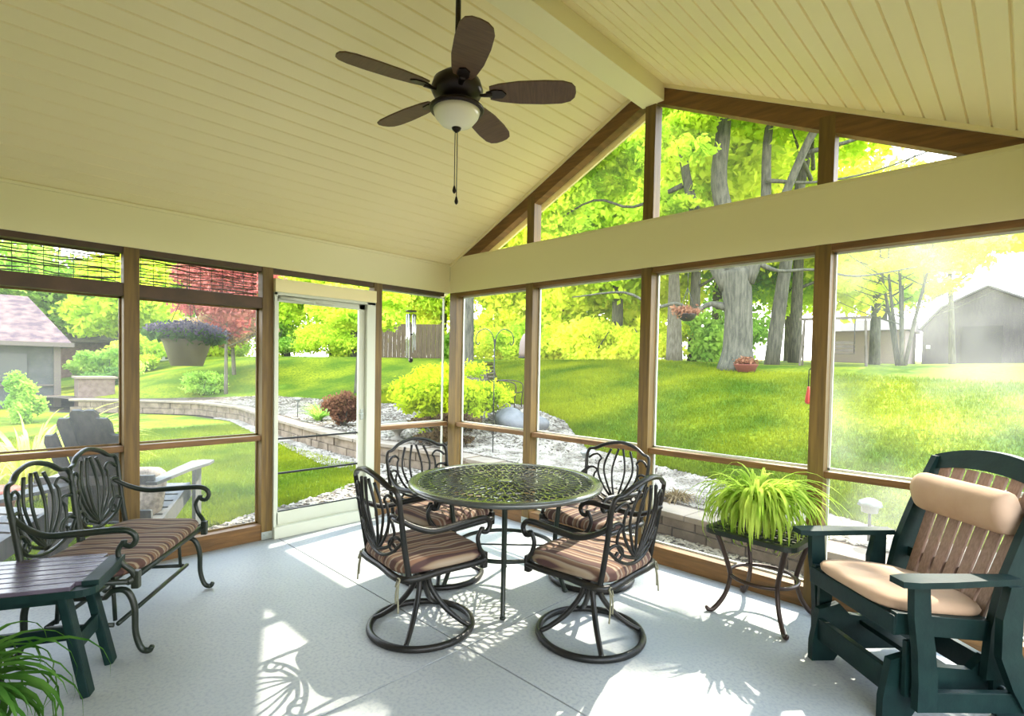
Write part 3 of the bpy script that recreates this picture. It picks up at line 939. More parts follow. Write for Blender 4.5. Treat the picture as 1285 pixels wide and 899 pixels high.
def arm_mb(s, zs=.43, ztop=.665, yb=-.24, yf=.22, x=.255):
    """sweeping arm with front scroll; s = side"""
    mb = MB()
    pts = [(x, yb-.045, ztop+.07), (x+.025, yb+.04, ztop+.015), (x+.045, yb+.14, ztop-.018), (x+.045, yb+.27, ztop-.012), (x+.035, yf-.02, ztop-.002), (x+.03, yf+.035, ztop-.02), (x+.028, yf+.05, ztop-.055), (x+.028, yf+.03, ztop-.085), (x+.028, yf+.0, ztop-.078), (x+.028, yf+.0, ztop-.055)]
    pts = [(p[0]*s, p[1], p[2]) for p in pts]
    mb.tube(catmull(pts, 5), [.013, .015, .017, .018, .017, .015, .014, .014, .013, .012], 8)
    q = [(x+.028, yf-.005, ztop-.06), (x+.028, yf-.03, ztop-.11), (x+.025, yf-.015, ztop-.17), (x+.01, yf+.02, ztop-.215), (x-.005, yf+.035, zs-.015)]
    q = [(p[0]*s, p[1], p[2]) for p in q]
    mb.tube(catmull(q, 5), [.012, .012, .013, .014, .016], 8)
    mb.box(((x-.005)*s, yf+.035, zs-.02), (.035, .035, .09), bev=.008)
    return mb
def make_chair(label):
    t = thing('swivel_chair', label, 'chair', group='swivel dining chairs around the lace-top table')
    mb = MB(); R0 = .290
    mb.tube([(R0*math.cos(2*PI*k/56), R0*math.sin(2*PI*k/56), .019) for k in range(56)], .019, 8, closed=True)
    mb.build('base_ring', iron, t)
    for i in range(4):
        a = PI/4+i*PI/2
        d = Vector((math.cos(a), math.sin(a), 0))
        mb = MB(); mb.tube(catmull([d*.035+Vector((0, 0, .345)), d*.05+Vector((0, 0, .24)), d*.13+Vector((0, 0, .13)), d*.22+Vector((0, 0, .06)), d*.285+Vector((0, 0, .026))], 5), [.017, .016, .016, .015, .014], 8)
        mb.build('leg', iron, t)
    mb = MB(); mb.lathe([(.05, .30), (.045, .33), (.035, .345), (.03, .375), (.09, .385), (.09, .395)], n=20); mb.box((0, 0, .388), (.22, .26, .02), bev=.004); mb.build('swivel', iron, t)
    mb = MB()
    pl = [(.26, -.24), (.262, 0), (.265, .2), (.23, .265), (0, .275), (-.23, .265), (-.265, .2), (-.262, 0), (-.26, -.24), (0, -.255)]
    mb.tube(catmull([(x, y, .41) for x, y in pl], 4, True), .019, 8, closed=True)
    for y in (-.12, 0, .12): mb.box((0, y, .405), (.50, .04, .012))
    mb.build('seat_frame', iron, t)
    cu = cushion_mb(.56, .545, .072, .425, taper=.03, seed=3).build('cushion', stripe, t)
    tag(cu, 'brown, tan and rust striped cushion')
    for s in (-1, 1):
        tie_mb(.245*s, -.262, .41, .16, .12, s).build('tie', tie_m, cu)
    add_back(t, .45, .262)
    for s in (-1, 1): arm_mb(s).build('armrest', iron, t)
    return t
chair0 = make_chair('tan-striped swivel chair left front of the table, its back to the bench')
chairs = [
    ((2.135, -1.905), math.radians(-8), 'dark swivel chair with brown striped seat at the near left of the table'),
    ((2.87, -1.28), math.radians(93), 'dark swivel chair with sunlit orange-brown seat at the near right of the table'),
    ((1.60, -1.34), math.radians(-88), 'dark swivel chair behind the table on the side next to the screen door'),
    ((2.385, -.60), math.radians(178), 'dark swivel chair behind the table against the gable screens, seat partly in sun'),
]
for i, (p, a, lab) in enumerate(chairs):
    c = chair0 if i == 0 else copy_tree(chair0)
    c.location = (p[0], p[1], 0); c.rotation_euler = (0, 0, a); c['label'] = lab

# ------------------------------------------------------------------ glider bench
BA = math.radians(-36)
bl = Vector((math.cos(BA), math.sin(BA), 0)); bb_ = Vector((bl.y, -bl.x, 0))
bc = Vector((.70, -2.60, 0))+bl*.455+bb_*.27
# local +y = facing (away from the back), local +x: right hand when facing forward
bench = thing('glider_bench', 'dark green cast-metal glider bench with two scrolled backs and a striped seat pad', 'bench', (bc.x, bc.y, 0), math.atan2(-bb_.y, -bb_.x)-PI/2)
BW = .93
mb = MB()
for y in (.235, -.24): mb.tube([(-BW/2, y, .40), (BW/2, y, .40)], .018, 8)
for x in (-BW/2, -BW/4, 0, BW/4, BW/2): mb.tube([(x, -.24, .40), (x, .235, .40)], .014, 8)
mb.build('seat_frame', iron_green, bench)
cu = cushion_mb(BW+.02, .52, .06, .415, seed=5).build('cushion', stripe, bench); tag(cu, 'long striped brown and beige seat pad')
for cx in (-.233, .233):
    add_back(bench, .45, .255, Wd=.223, H=.50, lean=.15, cx=cx, m=iron_green)
for s in (-1, 1):
    arm_mb(s, .42, .665, -.25, .22, BW/2-.03).build('armrest', iron_green, bench)
for s in (-1, 1):
    x = s*(BW/2-.06)
    mb = MB()
    # arched floor leg pair with scrolled feet
    for y, sy in ((.20, 1), (-.22, -1)):
        mb.tube(catmull([(x, y-.10*sy, .30), (x, y-.06*sy, .335), (x, y, .33), (x, y+.035*sy, .25), (x, y+.04*sy, .12), (x, y+.065*sy, .035), (x, y+.10*sy, .018), (x, y+.118*sy, .04)], 5), [.014, .015, .016, .016, .015, .015, .016, .012], 8)
    mb.tube([(x, .14, .16), (x, -.16, .16)], .012, 8)
    mb.tube([(x, .10, .30), (x, -.12, .30)], .012, 8)
    mb.build('leg', iron_green, bench)
    for y in (.12, -.12):
        mb = MB(); mb.tube([(x-.03*s, y, .40), (x-.03*s, y*1.1, .17)], .010, 8)
        mb.build('glider_arm', iron_green, bench)
mb = MB(); mb.tube([(-BW/2+.06, .16, .165), (BW/2-.06, .16, .165)], .012, 8); mb.tube([(-BW/2+.06, -.16, .165), (BW/2-.06, -.16, .165)], .012, 8); mb.build('stretcher', iron_green, bench)

# ------------------------------------------------------------------ slatted green side table (left)
st = thing('slatted_side_table', 'low dark green side table with a glossy slatted top in front of the bench', 'side table', (1.385, -3.53, 0), math.radians(64-90))
# local y = slat direction, x = width
SH = .525
def stool_poly():
    P = []
    for (cx, cy, a0) in ((.16, .25, 0), (-.16, .25, 90), (-.16, -.25, 180), (.16, -.25, 270)):
        for k in range(5):
            a = math.radians(a0+90*k/4)
            P.append((cx+.065*math.cos(a), cy+.065*math.sin(a)))
    return P
mb = MB()
for i in range(7):
    x = -.19+i*.0635
    L = .56 if abs(x) < .17 else .50
    mb.box((x, 0, SH-.011), (.055, L-.04 if i in (0, 6) else L-.02, .022), bev=.004)
mb.build('top_slats', stool_top, st)
mb = MB()
op = stool_poly()
ip = [(p[0]*.82, p[1]*.84) for p in op]
n = len(op)
vs = [(p[0], p[1], SH-.018) for p in op]+[(p[0], p[1], SH-.018) for p in ip]+[(p[0], p[1], SH-.05) for p in op]+[(p[0], p[1], SH-.05) for p in ip]
fs = []
for i in range(n):
    j = (i+1) % n
    fs += [(i, j, n+j, n+i), (2*n+i, 3*n+i, 3*n+j, 2*n+j), (i, 2*n+i, 2*n+j, j), (n+i, n+j, 3*n+j, 3*n+i)]
mb.add(vs, fs)
for s in (-1, 1): mb.box((0, s*.285, SH-.010), (.34, .065, .026), bev=.005)
mb.build('top_frame', poly_green, st)
for sx_ in (-1, 1):
    for sy_ in (-1, 1):
        mb = MB()
        mb.bar((sx_*.125, sy_*.17, SH-.05), (sx_*.14, sy_*.265, .001), .062, .036, (0, 1, 0), bev=.006)
        mb.build('leg', poly_green, st)
mb = MB()
for s in (-1, 1): mb.box((0, s*.215, .23), (.26, .022, .075), bev=.004)
mb.box((0, 0, .23), (.022, .42, .06), bev=.004)
for s in (-1, 1): mb.box((s*.13, 0, SH-.075), (.022, .36, .05))
mb.build('stretcher', poly_green, st)

# ------------------------------------------------------------------ arching leaf plants
def ribbon_leaves(n, base_r, L, spread, seed, wid=.008, h0=0.0, droop=1.0, start=(0, 0, 0), el0=(50, 85), az=(0, 360)):
    rng = np.random.default_rng(seed)
    mb = MB()
    for i in range(n):
        az_ = math.radians(rng.uniform(*az)); el = math.radians(rng.uniform(*el0))
        l = L*rng.uniform(.6, 1.1); w = wid*rng.uniform(.7, 1.3)
        r0 = base_r*rng.random()
        p = Vector(start)+Vector((math.cos(az_)*r0, math.sin(az_)*r0, h0))
        seg = 9
        vs = []
        side = Vector((-math.sin(az_), math.cos(az_), 0))
        bend = rng.uniform(.8, 1.3)*droop*math.radians(165)
        wob = rng.uniform(-.25, .25)
        for k in range(seg+1):
            t = k/seg
            e = el-bend*t**1.3
            if k: p = p+Vector((math.cos(az_+wob*t)*math.cos(e), math.sin(az_+wob*t)*math.cos(e), math.sin(e)))*(l/seg)
            ww = w*(.55+.9*math.sin(PI*min(1, t*.9+.1)))*(1-t**3)
            upn = Vector((-math.cos(az_)*math.sin(e), -math.sin(az_)*math.sin(e), math.cos(e)))
            vs += [p-side*ww+upn*ww*.35, p, p+side*ww+upn*ww*.35]
        fs = []
        for k in range(seg):
            a = 3*k
            fs += [(a, a+1, a+4, a+3), (a+1, a+2, a+5, a+4)]
        mb.add(vs, fs, True)
    return mb
# plant at the lower left, on the floor
p = thing('floor_plant', 'leafy strap-leaved houseplant poking in at the lower left corner', 'plant', (1.96, -3.81, 0))
mb = MB(); mb.lathe([(.12, 0), (.17, .28), (.185, .30), (.16, .30), (.15, .27)], n=28); mb.build('pot', pot_dark, p)
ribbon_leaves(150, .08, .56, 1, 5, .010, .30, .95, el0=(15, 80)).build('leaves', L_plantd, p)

# ------------------------------------------------------------------ square pierced side table + spider plant
sq = thing('pierced_side_table', 'small square dark metal side table with curved legs by the corner post', 'side table', (3.455, -.285, 0), math.radians(-4))
SZ = .53; hs = .262
cells = []
nc = 9; st_ = 2*(hs-.025)/nc
for i in range(nc):
    for j in range(nc):
        cx = -hs+.025+st_*(i+.5); cy = -hs+.025+st_*(j+.5)
        k = .5*st_
        tw = .28*k if (i+j) % 2 else -.28*k
        cells.append([(cx-k, cy-k), (cx+tw*0, cy-k), (cx+k, cy-k), (cx+k, cy), (cx+k, cy+k), (cx, cy+k), (cx-k, cy+k), (cx-k, cy)])
mb = lace_cells(cells, .010, SZ-.002, .74); mb.build('tabletop', iron_green, sq)
mb = MB()
cr_ = [(hs-.06, hs-.06)]
def rsq(h, r, n=6):
    P = []
    for (sx_, sy_, a0) in ((1, 1, 0), (-1, 1, 90), (-1, -1, 180), (1, -1, 270)):
        for k in range(n+1):
            a = math.radians(a0+90*k/n); P.append((sx_*(h-r)+r*math.cos(a), sy_*(h-r)+r*math.sin(a)))
    return P
o_ = rsq(hs+.008, .07); i_ = rsq(hs-.026, .02)
n = len(o_)
vs = [(p[0], p[1], SZ) for p in o_]+[(p[0], p[1], SZ) for p in i_]+[(p[0], p[1], SZ-.028) for p in o_]+[(p[0], p[1], SZ-.02) for p in i_]
fs = []
for i in range(n):
    j = (i+1) % n
    fs += [(i, j, n+j, n+i), (2*n+i, 3*n+i, 3*n+j, 2*n+j), (i, 2*n+i, 2*n+j, j), (n+i, n+j, 3*n+j, 3*n+i)]
mb.add(vs, fs); mb.build('rim', iron_green, sq)
for i in range(4):
    a = PI/4+i*PI/2; d = Vector((math.cos(a), math.sin(a), 0))
    mb = MB(); mb.tube(catmull([d*.30+Vector((0, 0, SZ-.02)), d*.265+Vector((0, 0, .44)), d*.215+Vector((0, 0, .30)), d*.20+Vector((0, 0, .22)), d*.23+Vector((0, 0, .11)), d*.29+Vector((0, 0, .025)), d*.325+Vector((0, 0, .014)), d*.342+Vector((0, 0, .032))], 5), [.014, .016, .015, .014, .014, .015, .015, .010], 8)
    mb.build('leg', iron_brown, sq)
mb = MB(); mb.tube([(.195*math.cos(2*PI*k/40), .195*math.sin(2*PI*k/40), .235) for k in range(40)], .012, 8, closed=True); mb.build('brace_ring', iron_brown, sq)
sp = thing('spider_plant', 'bushy lime green spider plant in a dark pot on the square side table', 'plant', (3.40, -.27, SZ+.001))
mb = MB(); mb.lathe([(.085, 0), (.125, .15), (.132, .165), (.115, .165), (.11, .14)], n=28); mb.build('pot', pot_dark, sp)
mb = ribbon_leaves(330, .10, .46, 1, 21, .0074, .155, .98, el0=(5, 92))
mb2 = ribbon_leaves(34, .06, .62, 1, 24, .0085, .155, .72, el0=(35, 70), az=(-50, 20))
mb.add(mb2.v, mb2.f, True)
mb.build('leaves', L_plant, sp)

# ------------------------------------------------------------------ poly glider chair (right)
gc = thing('glider_chair', 'dark green rocking glider chair with tan slats, seat cushion and head pillow', 'chair', (4.20, -.585, 0), math.radians(138))
# local: +y faces forward
def slab(mb, poly, th, axis='x', off=0.0):
    # polygon given in (y,z), extruded along x
    Mx = Matrix(((0, 0, 1, off), (1, 0, 0, 0), (0, 1, 0, 0), (0, 0, 0, 1)))
    mb.prism(poly, th, Mx)
HB = 1.16
for s in (-1, 1):
    mb = MB()
    pts_f = [(-.17, .20), (-.19, .42), (-.235, .62), (-.305, .81), (-.380, .98), (-.42, 1.07)]
    wd = [.045, .05, .05, .045, .04, .035]
    poly = [(p[0]+w, p[1]) for p, w in zip(pts_f, wd)]+[(p[0]-w, p[1]) for p, w in list(zip(pts_f, wd))[::-1]]
    slab(mb, poly, .034, off=s*.285)
    mb.build('back_stile', poly_green, gc)
def bk(u, z):
    return -.215-(z-.50)*.36
mb = MB()
# arched top rail between stiles
N = 14
vs = []
for k in range(N+1):
    u = -.30+.60*k/N
    zt = 1.075+.060*(1-(u/.30)**2); zb_ = .995+.045*(1-(u/.30)**2)
    for (z, dy) in ((zt, .018), (zt, -.018), (zb_, -.018), (zb_, .018)):
        vs.append((u, bk(u, z)+dy, z))
fs = [(0, 1, 2, 3), tuple(4*N+i for i in (3, 2, 1, 0))]
for k in range(N):
    for i in range(4):
        j = (i+1) % 4
        fs.append((4*k+i, 4*(k+1)+i, 4*(k+1)+j, 4*k+j))
mb.add(vs, fs)
mb.build('top_rail', poly_green, gc)
for z_ in (.56, .90):
    mb = MB(); mb.box((0, bk(0, z_)-.018, z_), (.56, .02, .05)); mb.build('back_rail', poly_green, gc)
for i in range(7):
    u = -.222+i*.074
    mb = MB()
    ztop = 1.03
    mb.bar((u*.86, bk(0, .40)+.006, .40), (u, bk(0, ztop)+.004, ztop), .053, .016, (0, 1, .3), bev=.004)
    mb.build('back_slat', poly_tan, gc)
for s in (-1, 1):
    mb = MB()
    # arm: widened front, tapered to rear
    poly = [(-.345*1, .0)]
    ax = s*.335
    P = [(.045, .33), (.058, .27), (.055, .12), (.04, -.05), (.03, -.20), (-.03, -.20), (-.035, -.05), (-.04, .12), (-.045, .27), (-.03, .33)]
    mb.prism([(ax+p[0]*s, p[1]) for p in (P if s > 0 else P[::-1])],     .026, Matrix.Translation((0, 0, .648)))
    mb.build('armrest', poly_green, gc)
    mb = MB()
    poly = [(.19, .635), (.26, .635), (.255, .5), (.235, .36), (.225, .22), (.225, .10), (.14, .10), (.14, .22), (.155, .36), (.18, .5)]
    slab(mb, poly[::-1], .036, off=s*.335)
    mb.build('arm_support', poly_green, gc)
    mb = MB()
    poly = [(-.19, .635), (-.13, .635), (-.10, .50), (-.10, .34), (-.16, .2), (-.22, .10), (-.30, .10), (-.25, .22), (-.19, .36), (-.19, .5)]
    slab(mb, poly[::-1], .034, off=s*.37)
    mb.build('rear_support', poly_green, gc)
mb = MB()
for s in (-1, 1): mb.bar((s*.27, -.19, .40), (s*.27, .28, .445), .034, .09, bev=.005)
mb.bar((-.285, .27, .435), (.285, .27, .435), .034, .085, bev=.008)
mb.bar((-.285, -.18, .40), (.285, -.18, .40), .034, .07)
for k in range(6): mb.box((0, -.14+.075*k, .445+.008*k-.012), (.56, .062, .018), bev=.003)
mb.build('seat_frame', poly_green, gc)
cu = cushion_mb(.53, .50, .062, 0, taper=.0, seed=8).build('seat_cushion', tan_cloth, gc, (0, .055, .462), (math.radians(5), 0, 0)); tag(cu, 'plain tan padded seat cushion')
# head pillow, boxy bolster
mb = MB()
pp = []
prof = [(-.045, -.085), (.02, -.098), (.068, -.075), (.082, -.01), (.070, .055), (.03, .090), (-.03, .085), (-.045, .0)]
N = 16
for k in range(N+1):
    u = -.235+.47*k/N
    e = min(1, (1-abs(u)/.2355)*22)**.5 if abs(u) < .2355 else .3
    e = max(.93, e)
    for (a, b) in catmull([(q[0], q[1], 0) for q in prof], 3, True) and [(v.x, v.y) for v in catmull([(q[0], q[1], 0) for q in prof], 3, True)]:
        pp.append((u, a*e, b*e))
m_ = len(pp)//(N+1)
fs = [tuple(range(m_)), tuple(N*m_+i for i in range(m_-1, -1, -1))]
for k in range(N):
    for i in range(m_):
        j = (i+1) % m_; fs.append((k*m_+i, (k+1)*m_+i, (k+1)*m_+j, k*m_+j))
mb.add(pp, fs, True)
hp = mb.build('head_pillow', tan_cloth, gc, (0, bk(0, .90)+.07, .90), (math.radians(-18), 0, 0)); tag(hp, 'tan bolster head pillow strapped to the slats')
# glider base
mb = MB()
for s in (-1, 1):
    poly = [(.30, .0), (.30, .10), (.27, .27), (.16, .30), (.10, .24), (-.10, .22), (-.16, .28), (-.28, .28), (-.36, .10), (-.36, .0), (-.24, .0), (-.20, .06), (.14, .06), (.18, .0)]
    slab(mb, poly, .036, off=s*.24)
mb.build('base_side', poly_green, gc)
mb = MB()
mb.bar((-.24, .26, .17), (.24, .26, .17), .03, .11, bev=.004); mb.bar((-.24, -.28, .16), (.24, -.28, .16), .03, .11, bev=.004); mb.bar((-.24, 0, .20), (.24, 0, .20), .09, .025, bev=.004)
mb.build('base_rail', poly_green, gc)
for s in (-1, 1):
    for y in (.20, -.20):
        mb = MB()
        slab(mb, [(y-.035, .13), (y+.035, .13), (y+.035, .37), (y-.035, .37)], .022, off=s*.285)
        mb.tube([(s*.25, y, .16), (s*.31, y, .16)], .014, 10)
        mb.build('swing_arm', poly_green, gc)
for s in (-1, 1):
    mb = MB(); mb.bar((s*.335, .19, .14), (s*.36, -.25, .14), .03, .085, bev=.004); mb.build('side_rail', poly_green, gc)

# ================================================================== OUTSIDE
# ------------------------------------------------------------------ retaining wall (blocks + caps)
rw = thing('wall_garden', None, None); struct(rw)
mbb = MB(); mbc = MB()
rng = random.Random(5)
def arc_walk(x0, x1, step):
    pts = []
    x = x0
    while x < x1:
        y = float(yw(x)); pts.append((x, y))
        sl = (float(yw(x+.05))-float(yw(x-.05)))/.1
        x += step/math.sqrt(1+sl*sl)
    return pts
for row in range(2):
    pts = arc_walk(-16.4+row*.17, 9, .36)
    for i in range(len(pts)-1):
        a, b = Vector((*pts[i], 0)), Vector((*pts[i+1], 0))
        H = float(wall_h(a.x))+.12; h = (H-.055)/2
        d = (b-a).normalized(); jn = rng.uniform(-.012, .012)
        nrm = Vector((d.y, -d.x, 0))*jn
        mbb.bar(a+nrm+Vector((0, .08, -.12+h*(row+.5)))+d*.006, b+nrm+Vector((0, .08, -.12+h*(row+.5)))-d*.006, .24, h-.008, bev=.012)
for i, (a, b) in enumerate(zip(arc_walk(-16.4, 9, .5)[:-1], arc_walk(-16.4, 9, .5)[1:])):
    a = Vector((*a, 0)); b = Vector((*b, 0)); d = (b-a).normalized()
    H = float(wall_h(a.x))
    mbc.bar(a+Vector((0, .07, H-.022))+d*.004, b+Vector((0, .07, H-.022))-d*.004, .32, .055, bev=.010)
mbb.build('blocks', stone_m, rw); mbc.build('cap_stones', cap_m, rw)

# ------------------------------------------------------------------ pebbles
def pebbles(name, label, pts, size, m, seed):
    rng = np.random.default_rng(seed)
    base = np.array([(1, 0, 0), (-1, 0, 0), (0, 1, 0), (0, -1, 0), (0, 0, .6), (0, 0, -.6), (.6, .6, .35), (-.6, .6, .35), (.6, -.6, .35), (-.6, -.6, .35)])
    tri = np.array([(0, 6, 4), (6, 2, 4), (2, 7, 4), (7, 1, 4), (1, 9, 4), (9, 3, 4), (3, 8, 4), (8, 0, 4), (0, 2, 6), (2, 1, 7), (1, 3, 9), (3, 0, 8)])
    n = len(pts)
    s = size*(.5+rng.random((n, 1, 1))*1.1)
    a = rng.random(n)*2*PI
    B = base[None]*(1+.3*rng.normal(size=(n, 10, 3)))*s*np.array([1, .8, .7])
    c, sn = np.cos(a)[:, None], np.sin(a)[:, None]
    X = B[:, :, 0]*c-B[:, :, 1]*sn; Y = B[:, :, 0]*sn+B[:, :, 1]*c
    V = np.stack([X, Y, B[:, :, 2]], -1)+pts[:, None, :]
    F = (tri[None]+(np.arange(n)*10)[:, None, None]).reshape(-1, 3)
    o = np_mesh(name, V.reshape(-1, 3), F, m, None, True)
    return tag(o, label, 'gravel', kind='stuff')
rng2 = np.random.default_rng(3)
def sample(n, fx, fy): pass
# strip between the gable wall and the retaining wall
n = 9000
x = rng2.uniform(-1.2, 5.5, n); y = rng2.uniform(.16, 1.0, n); k = y < yw(x)-.08
pebbles('river_gravel', 'small brown pebbles in the strip below the gable screens', np.stack([x[k], y[k], np.full(k.sum(), -.105)], -1), .018, pebble_d, 1)
# strip along the left side
n = 14000
y = rng2.uniform(-3.9, 1.3, n)
xe = np.interp(y, [-4, -2.56, -1.75, -1.35, -.74, 0, .6, 1.2], [-.7, -.78, -1.22, -1.32, -1.55, -1.95, -2.6, -5.0])
x = rng2.uniform(-5, -.14, n); k = (x > xe) & (y < yw(x)-.1)
pebbles('river_gravel', 'pale pebble band curving past the screen door', np.stack([x[k], y[k], np.full(k.sum(), -.103)], -1), .024, pebble_m, 2)
# bed above the wall
n = 52000
x = rng2.uniform(-14, 7, n); q = rng2.random(n); dd = .2+q*(lawn_edge(x)-.15)
dens = rng2.random(n) < np.interp(x, [-14, -5, -3, 7], [.25, .35, 1, 1])
x = x[dens]; dd = dd[dens]; y = yw(x)+.1+dd
pebbles('river_gravel', 'pale stones covering the bed above the retaining wall', np.stack([x, y, terr(x, y)+.004], -1), .026, pebble_m, 4)
# gravel at foot of the garden wall further left
n = 6000
x = rng2.uniform(-12, -3, n); y = yw(x)-.05-rng2.random(n)*np.interp(x, [-12, -6, -3], [.18, .35, .7])
pebbles('river_gravel', 'thin line of pale stones along the foot of the distant wall', np.stack([x, y, np.full(n, -.105)], -1), .026, pebble_m, 6)

# ------------------------------------------------------------------ grass blades
def blades(name, label, x, y, h, seed, m=L_grass, zoff=0):
    rng = np.random.default_rng(seed); n = len(x)
    z = terr(x, y)+zoff
    a = rng.random(n)*2*PI; w = .006+.004*rng.random(n); hh = h*(.5+rng.random(n))
    lean = rng.normal(size=(n, 2))*hh[:, None]*.35
    P = np.stack([x, y, z], -1)
    dx = np.stack([np.cos(a)*w, np.sin(a)*w, 0*a], -1)
    T = P+np.stack([lean[:, 0], lean[:, 1], hh], -1)
    V = np.stack([P-dx, P+dx, T], 1).reshape(-1, 3); F = np.arange(3*n).reshape(n, 3)
    o = np_mesh(name, V, F, m)
    return tag(o, label, 'grass', kind='stuff')
n = 120000
x = rng2.uniform(-9, 7, n); d = lawn_edge(x)+rng2.random(n)**1.6*6; y = yw(x)+.14+d
blades('grass_blades', 'grass on the slope beyond the gable screens', x, y, .055, 8)
n = 110000
x = -1.1-rng2.random(n)**1.5*9; y = rng2.uniform(-6, 1.3, n)
xe = np.interp(y, [-6, -2.56, -1.75, -1.35, -.74, 0, .6, 1.2], [-.7, -.78, -1.22, -1.32, -1.55, -1.95, -2.9, -6.0])
k = (x < xe) & (y < yw(x)-.35)
blades('grass_blades', 'grass of the lower lawn outside the left screens', x[k], y[k], .05, 9)

# ------------------------------------------------------------------ trees
def trunk_tubes(limbs, m, parent, name='trunk'):
    mb = MB()
    for pts, rad in limbs:
        mb.tube(catmull(pts, 4), rad, 10)
    return mb.build(name, m, parent)
def px2(cx, dist, base_z, y0, u, v, du=0.0):
    """local frame helper: lateral metres and height from survey offsets"""
    k = dist/667.86
    return ((u-cx)*k, du, base_z+(y0-v)*k)

# large oak: local x runs across, local y is depth
OA = math.atan2(.363, .9315)
oak = thing('oak_tree', 'massive old tree with thick forked grey trunk, nearest beyond the lawn', 'tree', (-.485, 9.31, 0), OA)
zb = gz(-.485, 9.31)-.05
def O(u, v, w=0.0): return ((u-925)/47.7, w, 1.66+(458-v)/47.7)
limbs = [
    ([O(924, 466), O(925, 440), O(925, 400), O(922, 370), O(920, 350)], [.46, .34, .31, .34, .36]),
    ([O(915, 368), O(893, 330), O(878, 290, .2), O(862, 230, .3), O(850, 150, .4), O(835, 60, .5)], [.30, .26, .22, .18, .14, .07]),
    ([O(924, 360), O(915, 310, -.2), O(900, 250, -.2), O(903, 180, -.1), O(895, 110), O(900, 20)], [.36, .33, .30, .27, .18, .08]),
    ([O(930, 362), O(946, 320), O(950, 270, .2), O(950, 200, .4), O(958, 120, .5), O(955, 30, .6)], [.30, .25, .19, .16, .12, .06]),
    ([O(945, 325), O(968, 270), O(990, 215, -.3), O(1020, 160, -.5), O(1050, 90, -.6)], [.17, .15, .14, .12, .06]),
    ([O(920, 394), O(895, 387), O(878, 396, -.3), O(858, 388, -.5), O(835, 392, -.7), O(800, 375, -.8), O(740, 380, -1)], [.16, .11, .085, .07, .06, .05, .02]),
    ([O(940, 340), O(965, 352), O(1000, 350, .3), O(1045, 358, .5), O(1100, 350, .6)], [.10, .06, .05, .035, .02]),
    ([O(852, 180, .4), O(800, 150, .2), O(745, 190, 0), O(700, 225, 0), O(660, 240, 0)], [.10, .08, .06, .04, .02]),
    ([O(858, 240, .3), O(800, 262, .2), O(750, 250, .1), O(690, 280, 0)], [.09, .06, .05, .02]),
    ([O(903, 180), O(930, 140, .2), O(1000, 110, .4), O(1080, 120, .6)], [.09, .07, .05, .02]),
    ([O(985, 225), O(1040, 215, 0), O(1100, 190, 0), O(1170, 185, 0)], [.08, .06, .04, .02]),
    ([O(950, 250), O(1000, 250, .5), O(1060, 240, .8), O(1130, 215, 1)], [.07, .05, .04, .02]),
]
limbs = [limbs[0]]+[(p_, [r_*(.78 if i_ == 0 else .62) for i_, r_ in enumerate(q_)]) for p_, q_ in limbs[1:]]
trunk_tubes(limbs, bark, oak)
rg = np.random.default_rng(31)
bl_ = []
def addc(u, v, w, ru, rv, k, s=.34):
    c = O(u, v, w); bl_.extend(sub_blobs(c, (ru/47.7, max(ru, rv)/47.7*.8, rv/47.7), k, rg, s))
addc(760, 200, 0, 90, 50, 26); addc(850, 165, .3, 70, 42, 22); addc(900, 140, 0, 110, 36, 26); addc(1000, 140, .3, 60, 34, 10, .3)
addc(870, 200, -1.6, 80, 55, 12, .3); addc(960, 170, -1.4, 60, 55, 8, .3); addc(1010, 190, -1, 50, 30, 4, .3); addc(690, 250, 0, 60, 40, 12); addc(980, 140, .5, 90, 34, 16); addc(860, 265, .5, 60, 25, 9, .3); addc(790, 330, 1, 60, 25, 8, .3)
addc(1080, 175, 0, 22, 12, 4, .5); addc(1150, 165, .2, 30, 10, 3, .4); addc(700, 170, 0, 70, 50, 16)
rgc = np.random.default_rng(77)
for k in range(46):  # unseen leaf clumps above the view, added to dapple the porch sun
    q_ = .16+.26*rgc.random()
    lx, ly, lz = rgc.uniform(-3.0, 6.5), rgc.uniform(-2.0, 2.5), rgc.uniform(10.4, 12.8)
    wx = -.485+lx*.9315-ly*.363; wy = 9.31+lx*.363+ly*.9315
    gx, gy = wx+.11*lz, wy-lz/1.09          # where its shade reaches the porch
    if 1.3 < gx < 2.9 and -2.2 < gy < -.8: continue
    bl_.append((lx, ly, lz, q_, q_, q_*.7))
foliage('foliage', L_lime, bl_, 78000, .085, oak, 32, .2)
# coral hanging basket on the oak limb
hb = thing('hanging_flower_basket', 'coral red flowers in a small basket hanging from the oak limb', 'flower basket', (1.05, 3.5, 2.34))
hz = 2.34
foliage('flowers', F_coral, [(0, 0, 0, .24, .24, .10), (-.1, 0, .03, .14, .14, .08)], 420, .03, hb, 5, .2)
mb = MB(); mb.lathe([(.05, -.13), (.10, -.10), (.13, -.04), (.13, -.03)], n=18); mb.build('basket', pot_dark, hb)
mb = MB()
for k in range(3): mb.tube([(.14*math.cos(k*2.1), .14*math.sin(k*2.1), -.04), (0, 0, .35)], .004, 5)
mb.tube([(0, 0, .35), (.0, .0, .62)], .004, 5)
mb.build('hanger', blackm, hb)
# red flowers at the oak foot
rb = thing('flower_pot', 'low pot of red flowers at the foot of the massive tree', 'flower pot', (-.10, 8.85, gz(-.10, 8.85)))
mb = MB(); mb.lathe([(.18, 0), (.26, .16), (.28, .18), (.22, .17)], n=20); mb.build('pot', terra, rb)
foliage('flowers', F_coral, [(0, 0, .24, .28, .28, .12)], 420, .04, rb, 7, .2)

